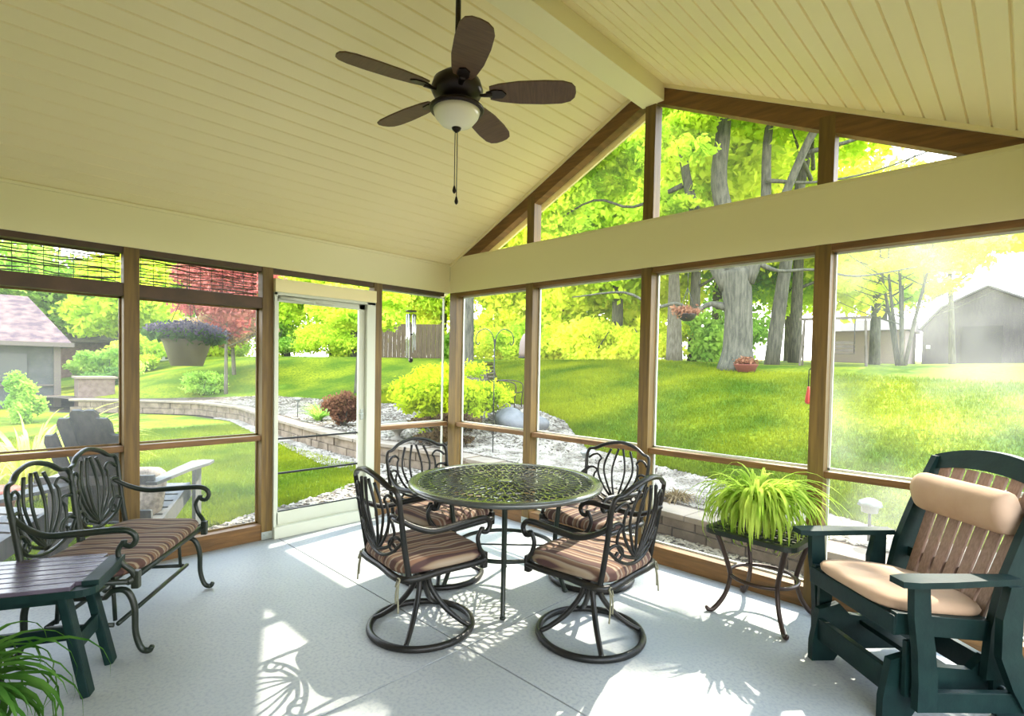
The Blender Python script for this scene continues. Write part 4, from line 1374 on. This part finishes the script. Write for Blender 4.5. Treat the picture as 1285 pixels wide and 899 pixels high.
def simple_tree(name, label, loc, h, tr, crown, mleaf, nleaf, lsize, seed, mb_=bark, group=None, stems=1, lean=0.0, k=26, low=.3, blob_s=.42):
    t = thing(name, label, 'tree', (loc[0], loc[1], gz(loc[0], loc[1])-.05), 0, group)
    rg = np.random.default_rng(seed)
    limbs = []
    for s in range(stems):
        a = rg.random()*6.28
        off = Vector((math.cos(a), math.sin(a), 0))*(.25*(stems > 1))
        topx = lean+rg.normal()*.2+off.x*3*(stems > 1); topy = rg.normal()*.2+off.y*3*(stems > 1)
        P = [Vector((off.x*.4, off.y*.4, 0)), Vector((off.x*.8+topx*.2, off.y*.8+topy*.2, h*.3)), Vector((off.x+topx*.5, off.y+topy*.5, h*.6)), Vector((topx, topy, h*.92))]
        limbs.append((P, [tr*1.3, tr, tr*.7, tr*.15]))
        for j in range(7):
            z = h*(low+(.85-low)*rg.random()); az = rg.random()*6.28; L = crown[0]*(.5+.4*rg.random())
            q = z/(h*.92)
            b0 = Vector((topx*q, topy*q, z))+off*.6
            limbs.append(([b0, b0+Vector((math.cos(az)*L*.5, math.sin(az)*L*.5, L*.22)), b0+Vector((math.cos(az)*L, math.sin(az)*L, L*.5))], [tr*.35, tr*.22, tr*.06]))
    trunk_tubes(limbs, mb_, t)
    c = (lean*.6, 0, crown[2])
    bl = sub_blobs(c, (crown[0], crown[0], crown[1]), k, rg, blob_s)
    foliage('foliage', mleaf, bl, nleaf, lsize, t, seed+1, .25)
    return t
# tree just right of the oak
simple_tree('tall_tree', 'tall straight tree standing just right behind the massive one', (-.45, 11.6), 9.5, .16, (2.8, 1.9, 7.2), L_lime, 16000, .12, 51, low=.45, lean=1.6)
# woodland row beyond the crest
row = [
    # x, y, h, tr, cr, ch, cz, mat, n, label
    (-3.6, 13.5, 11, .22, 2.8, 4.0, 6.2, L_yel, 22000, 'bright yellow-green tree beyond the crest of the lawn, left of the massive trunk'),
    (-6.3, 13.0, 12, .25, 3.0, 4.6, 6.4, L_lime, 24000, 'lime tree in the wood seen over the back chair at the gable screens'),
    (-9.2, 13.2, 12, .22, 3.2, 4.8, 6.2, L_yel, 22000, 'yellow-green tree in the wood seen just right of the corner post'),
    (-12.8, 13.5, 12, .22, 3.4, 4.8, 6.4, L_yel, 22000, 'yellow-green tree rising behind the wind chimes'),
    (-1.6, 17.5, 13, .25, 3.4, 5.0, 6.6, L_yel, 22000, 'bright tree far behind the massive trunk'),
    (2.6, 21.0, 6, .12, 1.9, 1.3, 4.6, L_yel, 4000, 'pale yellow tree standing in front of the barn roof'),
    (-5.2, 19.0, 14, .25, 3.8, 5.5, 7.0, L_mid, 20000, 'taller mid-green tree deep in the wood'),
    (-16.5, 13.0, 12, .22, 3.6, 4.8, 6.0, L_lime, 20000, 'lime tree seen through the top of the screen door'),
    (-22.0, 15.0, 13, .25, 4.5, 5.2, 6.0, L_yel, 18000, 'broad yellow-green tree behind the small lawn tree'),
    (-28.0, 13.0, 13, .25, 4.5, 5.4, 6.4, L_lime, 16000, 'lime tree behind the red maple'),
    (-11.0, 20.0, 15, .25, 4.4, 6.0, 7.5, L_mid, 18000, 'taller dark tree behind the corner of the porch'),
    (-7.8, 16.5, 9, .2, 3.2, 3.6, 4.4, L_yel, 20000, 'low spreading yellow tree filling the gap in the middle of the wood'),
    (-14.5, 16.5, 10, .2, 3.6, 3.8, 4.6, L_lime, 20000, 'low lime tree above the brown fence'),
    (-19.0, 9.5, 9, .2, 2.8, 3.2, 4.6, L_yel, 16000, 'bright yellow-green tree left of the brown fence'),
    (-25.5, 9.0, 9, .2, 3.4, 3.2, 4.4, L_lime, 15000, 'lime tree seen low through the left half of the screen door'),
    (-3.2, 22.0, 9, .2, 3.4, 3.6, 5.0, L_lime, 16000, 'low lime tree far behind the stub tree'),
    (.6, 19.0, 9, .2, 2.6, 3.0, 4.8, L_yel, 12000, 'slim yellow tree between the massive trunk and the swing'),
    (-.6, 28.0, 8, .2, 2.2, 2.2, 4.6, L_lime, 7000, 'small lime tree beside the pale shed'),
]
for i, (x, y, h, tr, cr_, ch, cz, ml, nn, lab) in enumerate(row):
    simple_tree('woodland_tree', lab, (x, y), h, tr*.7, (cr_, ch, cz), ml, nn, .15, 100+i*3, group='trees of the wood beyond the lawn', low=.2, k=34, blob_s=.36)
left_trees = [
    (-30, -1.0, 8, .2, 3.4, 2.6, 4.3, L_mid, 14000, 'green tree behind the neighbouring porch roof'),
    (-27, 1.6, 6.4, .2, 2.7, 2.5, 3.6, L_lime, 14000, 'bright lime tree seen left of the bench-side post'),
    (-36, 4.0, 8, .2, 4.5, 3.2, 4.2, L_mid, 12000, 'large green tree behind the hanging planter'),
    (-34, -7.0, 8, .2, 5.0, 2.6, 4.2, L_mid, 12000, 'green tree over the far left end of the neighbouring roof'),
    (-33, 8.0, 12, .2, 4.5, 5.4, 5.6, L_lime, 12000, 'lime tree between the hanging planter and the red maple'),
]
for i, (x, y, h, tr, cr_, ch, cz, ml, nn, lab) in enumerate(left_trees):
    simple_tree('garden_tree', lab, (x, y), h, tr, (cr_, ch, cz), ml, nn, .16, 200+i*3, group='trees around the neighbouring houses', low=.15, k=30, blob_s=.38)
# undergrowth along the woodland edge
for i, (x, y, r, h, ml, lab) in enumerate([
    (-2.4, 13.2, 1.5, 1.3, L_mid, 'dark green bush on the crest left of the massive trunk'),
    (-6.8, 12.0, 1.6, 1.0, L_yel, 'yellow-green bush at the wood edge behind the back chair'),
    (-10.5, 12.2, 1.7, 1.0, L_lime, 'lime bush at the wood edge behind the pole hook'),
    (-14.4, 12.5, 1.6, 1.2, L_mid, 'green bush beside the brown fence'),
    (-12.4, 12.8, 1.8, 1.5, L_yel, 'yellow bush at the wood edge just right of the corner post'),
    (-28.0, 9.8, 3.0, 2.8, L_lime, 'tall lime thicket filling the wood edge at the left side of the screen door'),
    (-22.5, 11.5, 3.0, 2.8, L_yel, 'tall yellow thicket at the wood edge in the middle of the screen door'),
    (-8.6, 12.6, 1.4, 1.2, L_yel, 'bright yellow bush at the wood edge left of the second gable post'),
    (-20.5, 9.2, 2.4, 1.3, L_lime, 'lime bush on the crest seen through the right half of the screen door'),
    (-25.0, 8.0, 2.4, 1.4, L_mid, 'green bush on the crest seen through the left half of the screen door'),
    (-13.5, 15.0, 2.8, 1.9, L_yel, 'tall yellow bush filling the wood edge right of the corner post'),
    (-9.8, 14.6, 2.6, 1.9, L_lime, 'tall lime bush in the wood behind the pole feeder'),
    (-17.5, 12.5, 2.6, 1.7, L_yel, 'yellow bush rising above the brown fence'),
    (-29.5, 6.6, 2.4, 1.5, L_lime, 'lime bush on the crest behind the red maple'),
    (-4.6, 12.6, 1.4, 1.1, L_yel, 'lime bush in the middle of the wood edge'),
]):
    t = thing('woodland_bush', lab, 'bush', (x, y, gz(x, y)), 0, 'bushes at the wood edge')
    rg = np.random.default_rng(300+i)
    foliage('foliage', ml, sub_blobs((0, 0, h*.6), (r, r*.8, h), 16, rg, .4), 8000, .09, t, 301+i, .2)
    mb = MB()
    for k in range(5): mb.tube([(0, 0, -.05), (math.cos(k*1.3)*r*.5, math.sin(k*1.3)*r*.4, h)], [.04, .015], 6)
    mb.build('stem', bark, t)
simple_tree('stub_tree', 'short pale-trunked tree standing among the dark bush on the crest', (-3.3, 11.6), 5.5, .2, (1.6, 1.2, 4.6), L_lime, 6000, .10, 400, bark_lt, low=.6)
# multi-stem tree left of the barn
simple_tree('multi_stemmed_tree', 'airy multi-stemmed tree with thin branches left of the barn', (2.2, 13.3), 4.2, .04, (2.3, 1.1, 2.7), L_yel, 5200, .085, 420, bark, stems=5, low=.25, k=34, blob_s=.2)
# small tree seen through the door
simple_tree('lawn_tree', 'small yellow-green tree on the lawn seen through the screen door', (-9.9, 4.5), 3.6, .07, (1.75, .95, 2.55), L_lime, 13000, .07, 440, low=.45, k=40, blob_s=.3)
# red maple
simple_tree('red_maple', 'red-leaved maple with pale trunk left of the screen door', (-14.6, 2.35), 4.6, .05, (1.7, 1.4, 3.3), L_red, 9000, .08, 450, bark_lt, low=.3, k=26)
simple_tree('rusty_shrub_tree', 'rusty orange shrubby tree below the red maple crown', (-16.4, 3.2), 3.0, .06, (1.9, .8, 1.75), L_rus, 6000, .08, 455, bark_lt, low=.3, k=18)

# ------------------------------------------------------------------ shrubs
def shrub(name, label, x, y, r, h, ml, n, size, seed, zoff=0, k=14, cat='shrub', s=.45):
    t = thing(name, label, cat, (x, y, gz(x, y)+zoff))
    rg = np.random.default_rng(seed)
    foliage('foliage', ml, sub_blobs((0, 0, h*.5), (r, r, h*.55), k, rg, s), n, size, t, seed+1, .3)
    mb = MB()
    for q in range(5): mb.tube([(0, 0, -.04), (math.cos(q*1.26)*r*.5, math.sin(q*1.26)*r*.5, h*.6)], [.015, .006], 6)
    mb.build('stem', bark, t)
    return t
shrub('golden_shrub', 'large glowing yellow-green shrub behind the corner post', -3.1, 2.55, 1.05, 1.45, L_gold, 20000, .04, 500, k=26, s=.36)
shrub('spreading_shrub', 'low brownish spreading shrub at the foot of the golden one', -2.15, 1.75, .80, .56, L_brn, 7000, .03, 510, k=18, s=.3)
shrub('barberry_shrub', 'round dark red shrub on the wall seen at the right edge of the screen door', -5.35, 1.62, .42, .72, L_purp, 7000, .03, 520, k=14)
o = thing('green_shrub', 'small thin green shrub on the bed left of the dark red one', 'shrub', (-6.5, 1.66, gz(-6.5, 1.66)))
ribbon_leaves(150, .06, .55, 1, 530, .010, 0, .35, el0=(45, 88)).build('foliage', L_mid, o)
o = thing('dry_grass_clump', 'tan dry grass clump on the bed behind the side table', 'grass clump', (1.95, 1.55, gz(1.95, 1.55)))
ribbon_leaves(160, .10, .26, 1, 540, .005, 0, .8, el0=(20, 80)).build('blades', L_dry, o)
o = thing('ornamental_grass', 'tall yellow ornamental grass outside at the left edge of the photo', 'ornamental grass', (-3.55, -3.22, -.12))
ribbon_leaves(190, .20, 1.55, 1, 550, .012, 0, .55, el0=(66, 89)).build('blades', L_orn, o)
shrub('feathery_shrub', 'feathery pale green shrub in front of the neighbouring porch', -13.4, -2.70, .42, 1.15, L_mid, 6000, .05, 560)
shrub('round_shrub', 'rounded green shrub beside the brick pillar', -21.5, .2, 1.2, 1.5, L_mid, 6000, .09, 565)
shrub('round_shrub', 'lime shrub between the brick pillar and the bench-side post', -23.5, 1.9, 1.3, 1.5, L_lime, 6000, .09, 570)
shrub('round_shrub', 'dark shrub low behind the brick pillar', -19.6, -.1, .7, .65, L_dark, 4000, .06, 575)
shrub('flower_shrub', 'pale loose shrub behind the garden wall under the hanging planter', -15.0, 1.75, .7, .8, L_mid, 4500, .05, 580)

# driftwood on the bed
o = thing('driftwood', 'dark twisted driftwood piece on the stones behind the near-right chair', 'driftwood', (1.47, 1.75, gz(1.47, 1.75)))
mb = MB(); mb.tube(catmull([(-.1, 0, .02), (-.05, .03, .12), (.02, 0, .20), (0, -.03, .30)], 4), [.05, .06, .04, .02], 8); mb.tube(catmull([(-.12, .02, .03), (.02, .02, .07), (.14, 0, .04)], 4), [.03, .05, .02], 8); mb.tube(catmull([(0, 0, .15), (.08, 0, .2), (.12, .02, .27)], 4), [.03, .025, .01], 8)
mb.build('branch', slatemat, o)
# boulders
def boulder(label, x, y, r, sz, seed, sc=(1, 1, 1)):
    rg = np.random.default_rng(seed)
    bm = bmesh.new(); bmesh.ops.create_icosphere(bm, subdivisions=3, radius=r)
    ph = rg.random(6)*6
    for v in bm.verts:
        c = v.co/r
        q = 1+.14*math.sin(3*c.x+ph[0])*math.cos(2.4*c.y+ph[1])+.08*math.sin(5*c.z+ph[2]+2*c.x)
        v.co = Vector((c.x*r*q*sc[0], c.y*r*q*sc[1], max(c.z, -.5)*r*q*sc[2]))
    me = bpy.data.meshes.new('boulder'); bm.to_mesh(me); bm.free()
    for p_ in me.polygons: p_.use_smooth = True
    o = link_obj('boulder', me, boulder_m, None, (x, y, gz(x, y)+r*.35*sc[2]))
    return tag(o, label, 'boulder', 'boulders on the bed')
boulder('large grey boulder on the bed, left of the two behind the table', -2.20, 3.30, .34, 0, 1, (1.15, .9, .85))
boulder('smaller pale boulder leaning against the right side of the large one', -1.80, 3.50, .23, 0, 2, (1, .9, .85))
boulder('small round stone behind the spider plant', 2.62, 1.75, .10, 0, 3)
# path lights
def path_light(label, x, y, h=.34, big=1.0):
    t = thing('path_light', label, 'path light', (x, y, gz(x, y)), 0, 'path lights in the beds')
    mb = MB(); mb.tube([(0, 0, -.05), (0, 0, h)], .009*big, 8); mb.build('stake', blackm, t)
    mb = MB(); mb.lathe([(.02*big, h-.06), (.045*big, h-.05), (.05*big, h), (.07*big, h+.005), (.06*big, h+.03*big), (.02*big, h+.05*big)], n=18); mb.build('lamp_head', lens_m, t)
path_light('mushroom-shaped clear path light behind the far arm of the green chair', 3.70, 1.42, .30, 1.3)
path_light('small path light on the bed seen at the left edge of the screen door', -7.3, 1.55, .42)
path_light('small path light on the bed between post and red maple', -10.6, 2.1, .45)
path_light('small path light stake among the stones behind the table', .35, 2.1, .22, 1.1)
# stone urn
o = thing('stone_urn', 'shallow pale stone urn on the bed below the golden shrub', 'urn', (-3.15, 1.45, gz(-3.15, 1.45)))
mb = MB(); mb.lathe([(.12, 0), (.12, .03), (.05, .06), (.05, .12), (.10, .16), (.22, .22), (.27, .28), (.28, .30), (.24, .29), (.20, .25)], n=28); mb.build('bowl', urn_m, o)
# garden lounge chair (metal)
lc = thing('metal_garden_chair', 'brown metal slatted rocking chair beside the golden shrub', 'garden chair', (-3.05, 4.0, gz(-3.05, 4.0)), math.radians(-62))
mb = MB()
for s in (-.27, .27):
    mb.tube(catmull([(s, -.42, 1.0), (s, -.32, .7), (s, -.22, .42), (s, 0, .36), (s, .25, .40)], 4), .013, 6)
mb.tube([(-.27, -.42, 1.0), (.27, -.42, 1.0)], .013, 6)
mb.build('frame', iron_brown, lc)
mb = MB()
for k in range(8):
    q = k/7
    mb.box((0, -.40+.17*q, .96-.5*q), (.54, .012, .035), Matrix.Rotation(math.radians(-20), 3, 'X'))
for k in range(6): mb.box((0, -.18+.08*k, .375+.004*k), (.54, .04, .012))
mb.build('slats', iron_brown, lc)
for s in (-.27, .27):
    mb = MB(); mb.tube(catmull([(s, -.30, .62), (s, -.05, .64), (s, .20, .60), (s, .27, .50), (s, .24, .2), (s, .26, .02)], 4), .012, 6)
    mb.tube(catmull([(s, -.42, .06), (s, -.2, .0), (s, .1, .0), (s, .36, .06)], 4), .012, 6); mb.tube([(s, -.2, .38), (s, -.2, .0)], .012, 6)
    mb.build('armrest', iron_brown, lc)
# shepherd hook
sh = thing('shepherd_hook', 'thin black double shepherd hook pole standing in the bed', 'garden hook', (-1.25, 1.9, gz(-1.25, 1.9)), math.radians(45))
mb = MB()
mb.tube([(0, 0, -.05), (0, 0, 1.75)], .008, 6)
for s in (-1, 1): mb.tube(catmull([(0, 0, 1.6), (s*.03, 0, 1.80), (s*.13, 0, 1.90), (s*.25, 0, 1.85), (s*.29, 0, 1.72), (s*.25, 0, 1.66), (s*.23, 0, 1.70)], 4), .007, 6)
mb.build('hook', blackm, sh)
# bird feeder on post
bf = thing('bird_feeder', 'bell-shaped pinkish bird feeder on a pole by the wood edge', 'bird feeder', (-2.9, 4.4, gz(-2.9, 4.4)))
mb = MB(); mb.tube([(.10, 0, 0), (.10, 0, 1.6), (.05, 0, 1.68), (0, 0, 1.62)], .012, 6); mb.build('pole', wood_grey, bf)
mb = MB(); mb.lathe([(.14, 1.05), (.155, 1.12), (.14, 1.35), (.08, 1.5), (.01, 1.56)], n=20); mb.build('feeder_body', birdh, bf)
mb = MB(); mb.lathe([(.16, 1.02), (.17, 1.05), (.05, 1.05)], n=20); mb.build('tray', blackm, bf)
# wooden planter box with post
o = thing('wooden_planter', 'weathered wooden planter box at the base of a tree near the corner post', 'planter', (-6.5, 6.1, gz(-6.5, 6.1)))
mb = MB()
for k in range(3): mb.box((0, 0, .06+.11*k), (1.2, .55, .10), bev=.01)
mb.build('box', wood_grey, o)
mb = MB(); mb.tube(catmull([(-.25, 0, .3), (-.22, 0, 1.2), (-.25, .05, 2.4)], 4), [.22, .18, .15], 10); mb.build('post', bark, o)
# swing
sw = thing('garden_swing', 'wooden A-frame garden swing on the crest right of the tall trees', 'swing', (.95, 11.9, gz(.95, 11.9)), OA*.55)
mb = MB()
for s in (-.72, .72):
    for q in (-1, 1): mb.bar((s, q*.45, 0), (s*.93, q*.04, 1.22), .045, .045)
    mb.bar((s*.96, -.25, .55), (s*.96, .25, .55), .04, .04)
mb.build('frame', wood_grey, sw)
mb = MB(); mb.bar((-.8, 0, 1.24), (.8, 0, 1.24), .06, .07); mb.build('top_beam', wood_grey, sw)
mb = MB()
for k in range(3): mb.box((0, -.12+.1*k, .33), (.95, .08, .02))
for k in range(3): mb.box((0, .18, .42+.10*k), (.95, .02, .07))
mb.build('bench', wood_grey, sw)
mb = MB()
for s in (-.45, .45): mb.tube([(s, 0, .35), (s, 0, 1.22)], .01, 5)
mb.build('chain', blackm, sw)
# red hummingbird feeder
o = thing('hummingbird_feeder', 'small red feeder hanging outside left of the fourth post', 'bird feeder', (3.43, .62, 0), 0)
mb = MB(); mb.lathe([(.010, 1.27), (.022, 1.285), (.018, 1.33), (.010, 1.38), (.008, 1.40)], n=14); mb.build('bottle', red_m, o)
mb = MB(); mb.tube([(0, 0, 1.40), (0, 0, 1.52), (.05, 0, 1.58), (.10, 0, 1.52), (.11, 0, -.13)], .004, 5); mb.build('hook', blackm, o)
# ------------------------------------------------------------------ wind chime
wc = thing('wind_chime', 'silver tube wind chime hanging outside right of the screen door', 'wind chime', (-.25, -.33, 2.09))
mb = MB(); mb.lathe([(.055, -.006), (.062, 0), (.055, .008)], n=20); mb.build('top_disc', bronze, wc)
for k in range(6):
    a = k*PI/3; L = .36+.03*k
    mb = MB(); mb.tube([(.045*math.cos(a), .045*math.sin(a), -.03), (.045*math.cos(a), .045*math.sin(a), -.03-L)], .0085, 10); mb.build('chime_tube', chrome, wc)
mb = MB(); mb.tube([(0, 0, 0), (0, 0, -.52)], .002, 4); mb.ball((0, 0, -.25), .022, 8, (1, 1, .5)); mb.ball((0, 0, -.53), .03, 8, (.5, 1, 1)); mb.tube([(0, 0, 0), (0, 0, .22)], .002, 4); mb.build('clapper', bronze, wc)
# ------------------------------------------------------------------ hanging planter
hp_ = thing('hanging_planter', 'large olive hanging planter of purple flowers outside the left screens', 'planter', (-.45, -2.43, 1.46)); hp_.scale = (.86, .86, .92)
mb = MB(); mb.lathe([(.135, 0), (.20, .20), (.215, .235), (.225, .24), (.20, .23), (.18, .20)], n=32); mb.build('pot', pot_tan, hp_)
foliage('foliage', L_dark, [(0, 0, .27, .27, .27, .075), (.12, .12, .25, .2, .2, .06), (-.12, -.15, .28, .2, .2, .06)], 2600, .028, hp_, 60, .1)
foliage('flowers', F_purp, [(0, 0, .33, .29, .29, .085), (.15, .16, .29, .17, .17, .07), (-.16, -.18, .32, .17, .17, .06)], 1900, .017, hp_, 61, .5)
mb = MB()
for k in range(3): mb.tube([(.21*math.cos(k*2.09), .21*math.sin(k*2.09), .23), (0, 0, .72)], .003, 5)
mb.tube([(0, 0, .72), (0, 0, .90)], .003, 5)
mb.build('hanger', blackm, hp_)
# ------------------------------------------------------------------ adirondack chairs outside
def adirondack(label, x, y, rz_, pillow):
    t = thing('adirondack_chair', label, 'chair', (x, y, -.115), rz_, 'fan-backed garden chairs outside the left screens')
    sc = 1.12
    for i in range(6):
        q = (i-2.5)/2.5
        mb = MB()
        top = (1.0-.17*q*q)*sc
        a = Vector((q*.155*sc, -.20*sc, .30*sc)); b = Vector((q*.195*sc, (-.20-.34)*sc+.0, top+.12*sc))
        d = (b-a); Ls = d.length; yv = d.normalized(); xv = Vector((yv.z, 0, -yv.x)).normalized(); zv = xv.cross(yv)
        Mx = Matrix(((xv.x, yv.x, zv.x, a.x), (xv.y, yv.y, zv.y, a.y), (xv.z, yv.z, zv.z, a.z), (0, 0, 0, 1)))
        w0, w1 = .031*sc, .0425*sc
        sl = .040*q
        mb.prism([(w0, 0), (w1, Ls-.02-sl), (w1*.5, Ls), (-w1*.5, Ls), (-w1, Ls-.02+sl), (-w0, 0)], .022, Mx)
        mb.build('back_slat', grey_wood, t)
    mb = MB(); mb.bar((-.36*sc, -.40*sc, .62*sc), (.36*sc, -.40*sc, .62*sc), .03, .07); mb.bar((-.27*sc, -.23*sc, .33*sc), (.27*sc, -.23*sc, .33*sc), .03, .08); mb.build('back_rail', grey_wood, t)
    mb = MB()
    for k in range(6): mb.box((0, (-.12+.095*k)*sc, (.27+.028*k)*sc), (.56*sc, .085*sc, .02), Matrix.Rotation(math.radians(14), 3, 'X'), bev=.004)
    mb.build('seat', grey_wood, t)
    for s in (-1, 1):
        mb = MB(); P = [(.10, .44), (.11, .30), (.06, .05), (.03, -.44), (-.04, -.44), (-.06, .05), (-.06, .40), (0, .46)]
        mb.prism([((s*.36+p_[0]*s)*sc, p_[1]*sc) for p_ in (P if s > 0 else P[::-1])], .024, Matrix.Translation((0, 0, .60*sc))); mb.build('armrest', grey_wood, t)
        mb = MB(); mb.bar((s*.36*sc, .34*sc, .0), (s*.36*sc, .34*sc, .59*sc), .03, .12*sc, (0, 1, 0)); mb.build('leg', grey_wood, t)
        mb = MB(); mb.bar((s*.29*sc, .38*sc, .38*sc), (s*.29*sc, -.62*sc, .05*sc), .03, .12*sc); mb.build('side_rail', grey_wood, t)
    return t
adirondack('grey fan-backed garden chair seen right behind the bench', -.83, -2.78, math.radians(55), True)
adirondack('grey garden chair at the left edge of the photo beyond the bench', -.62, -3.80, math.radians(40), False)
o = thing('throw_pillow', 'patterned brown throw pillow on the garden chair behind the bench', 'pillow', (-.78, -2.72, .27), math.radians(55))
cushion_mb(.42, .42, .13, -.06, seed=9).build('cover', pillow_m, o, (0, 0, .12), (math.radians(70), 0, 0))
o = thing('red_cushion', 'red cushion outside at the left edge, seen through the bench back', 'cushion', (-.62, -3.78, .22), math.radians(40))
cushion_mb(.5, .5, .09, .02, seed=9).build('cover', redcush, o, (0, -.18, .3), (math.radians(68), 0, 0))
o = thing('clay_pot', 'red clay pot on the grass at the left edge of the photo', 'flower pot', (-2.6, -3.55, -.12))
mb = MB(); mb.lathe([(.13, 0), (.19, .28), (.21, .30), (.21, .34), (.18, .34)], n=24); mb.build('pot', terra, o)

# ------------------------------------------------------------------ neighbouring buildings
nb = thing('neighbouring_porch', 'screened porch of the next house with brown-pink shingled roof at far left', 'building', (0, 0, 0))
X0, Y1 = -18.9, -1.55
mb = MB(); mb.box((X0-2.5, Y1-4.0, .9), (5, 8.0, 2.04)); mb.build('porch_wall', porch_dark, nb)
mb = MB()
for y in (Y1, Y1-2.4, Y1-4.8): mb.box((X0+.06, y, .95), (.16, .18, 2.12))
mb.box((X0+.04, Y1-4, .62), (.1, 8, .05)); mb.box((X0-2.5, Y1, .95), (5, .1, 2.12))
mb.build('porch_post', tan_trim, nb)
mb = MB()
e = .45
a = [(X0+e, Y1+.35, 2.03), (X0+e, Y1-9, 2.03), (X0-2.7, Y1-9, 3.75), (X0-2.7, Y1-.55, 3.75), (X0-5.5, Y1+.35, 2.03), (X0-5.5, Y1-9, 2.03)]
mb.add(a, [(0, 3, 2, 1), (0, 4, 3), (3, 4, 5, 2)]); mb.build('roof', shingle, nb)
mb = MB(); mb.box((X0+e, Y1-4.3, 1.97), (.14, 9.4, .14)); mb.box((X0-2.5, Y1+.35, 1.97), (6, .12, .14)); mb.build('gutter', tan_trim, nb)
mb = MB()
for yy in (Y1-1.0, Y1-3.2): mb.box((X0+.02, yy-.2, 1.2), (.05, .9, .9))
mb.build('window', mat('greyish_window', (.07, .07, .065), .3), nb)
o = thing('brick_pillar', 'square tan brick pillar with stone cap beside the neighbouring porch', 'pillar', (-17.6, -.72, -.12))
mb = MB(); mb.box((0, 0, .5), (.95, .95, 1.0), bev=.01); mb.build('shaft', mat('tan_brick', (.14, .095, .07), .9, col2=(.20, .14, .11), scale=8), o)
mb = MB(); mb.box((0, 0, 1.03), (1.08, 1.08, .07), bev=.01); mb.build('cap', cap_m, o)
fh = thing('brick_house', 'brown brick ranch house with pale roof far behind the lime tree', 'building', (-33, 2.8, 0))
mb = MB(); mb.box((0, 0, 1.4), (6, 9.5, 2.4)); mb.build('wall', brick_m, fh)
mb = MB(); a = [(3.6, 5.4, 2.45), (3.6, -5.4, 2.45), (0, -4.0, 4.1), (0, 4.0, 4.1), (-3.6, 5.4, 2.45), (-3.6, -5.4, 2.45)]
mb.add(a, [(0, 3, 2, 1), (0, 4, 3), (1, 2, 5), (3, 4, 5, 2)]); mb.box((0, 0, 2.42), (7.2, 10.8, .12)); mb.build('roof', mat('pale_tan_roof', (.10, .075, .06), .9, col2=(.13, .10, .08), scale=3), fh)
mb = MB()
for (cy, cz, w_, h_) in ((1.2, 1.55, 1.5, 1.1),):
    mb.box((3.02, cy, cz), (.08, w_, h_)); 
w_ = mb.build('window', white_vinyl, fh)
mb = MB(); mb.box((3.07, .85, 1.8), (.02, .55, .4)); mb.box((3.07, 1.55, 1.8), (.02, .55, .4)); mb.box((3.07, .85, 1.3), (.02, .55, .4)); mb.box((3.07, 1.55, 1.3), (.02, .55, .4)); mb.build('pane', porch_dark, w_)
# barn
bn = thing('barn', 'dark weathered barn with steep gable end at the far right', 'building', (1.12, 26.1, 0))
mb = MB()
P = [(0, 1.6), (0, 3.56), (.65, 4.4), (2.12, 5.2), (3.6, 4.4), (4.25, 3.56), (4.25, 1.6)]
mb.prism(P, 7.0, Matrix(((1, 0, 0, 0), (0, 0, 1, 3.5), (0, 1, 0, 0), (0, 0, 0, 1)))); mb.build('wall', barn_m, bn)
mb = MB(); Q = [(-.12, 3.5), (.62, 4.47), (2.12, 5.28), (3.63, 4.47), (4.4, 3.5)]
for i in range(4): mb.bar((Q[i][0], 3.5, Q[i][1]), (Q[i+1][0], 3.5, Q[i+1][1]), 7.3, .07, (0, 0, 1))
mb.build('roof', barn_roof, bn)
mb = MB(); mb.box((2.0, -.04, 2.75), (1.3, .06, 1.7)); mb.build('door', mat('dark_barn_door', (.035, .03, .034), .9), bn)
mb = MB(); mb.box((.22, -.05, 2.75), (.14, .1, .16)); mb.build('lamp', white_vinyl, bn)
o = thing('pale_shed', 'pale pinkish shed seen behind the garden swing', 'building', (-.75, 25.8, gz(-.75, 25.8)-.2))
mb = MB(); mb.box((0, 0, .8), (3.0, 3, 1.6)); mb.build('wall', pale_house, o)
mb = MB(); mb.add([(-1.65, -1.7, 1.6), (1.65, -1.7, 1.6), (1.65, 1.7, 1.6), (-1.65, 1.7, 1.6), (-1.65, 0, 2.2), (1.65, 0, 2.2)], [(0, 1, 5, 4), (2, 3, 4, 5), (0, 4, 3), (1, 2, 5)]); mb.build('roof', pale_house, o)
# fence
fe = thing('board_fence', 'brown board fence behind the golden shrub', 'fence', (-16.0, 9.6, gz(-16, 9.6)), math.radians(35))
mb = MB()
for k in range(16): mb.box((-.6+.2*k, 0, .75), (.188, .025, 1.5))
mb.build('boards', fence_m, fe)
mb = MB()
for k in range(3): mb.box((-.6+1.5*k, .06, .8), (.1, .1, 1.6))
mb.build('posts', fence_m, fe)
print('verts', sum(len(o.data.vertices) for o in bpy.data.objects if o.type == 'MESH'))
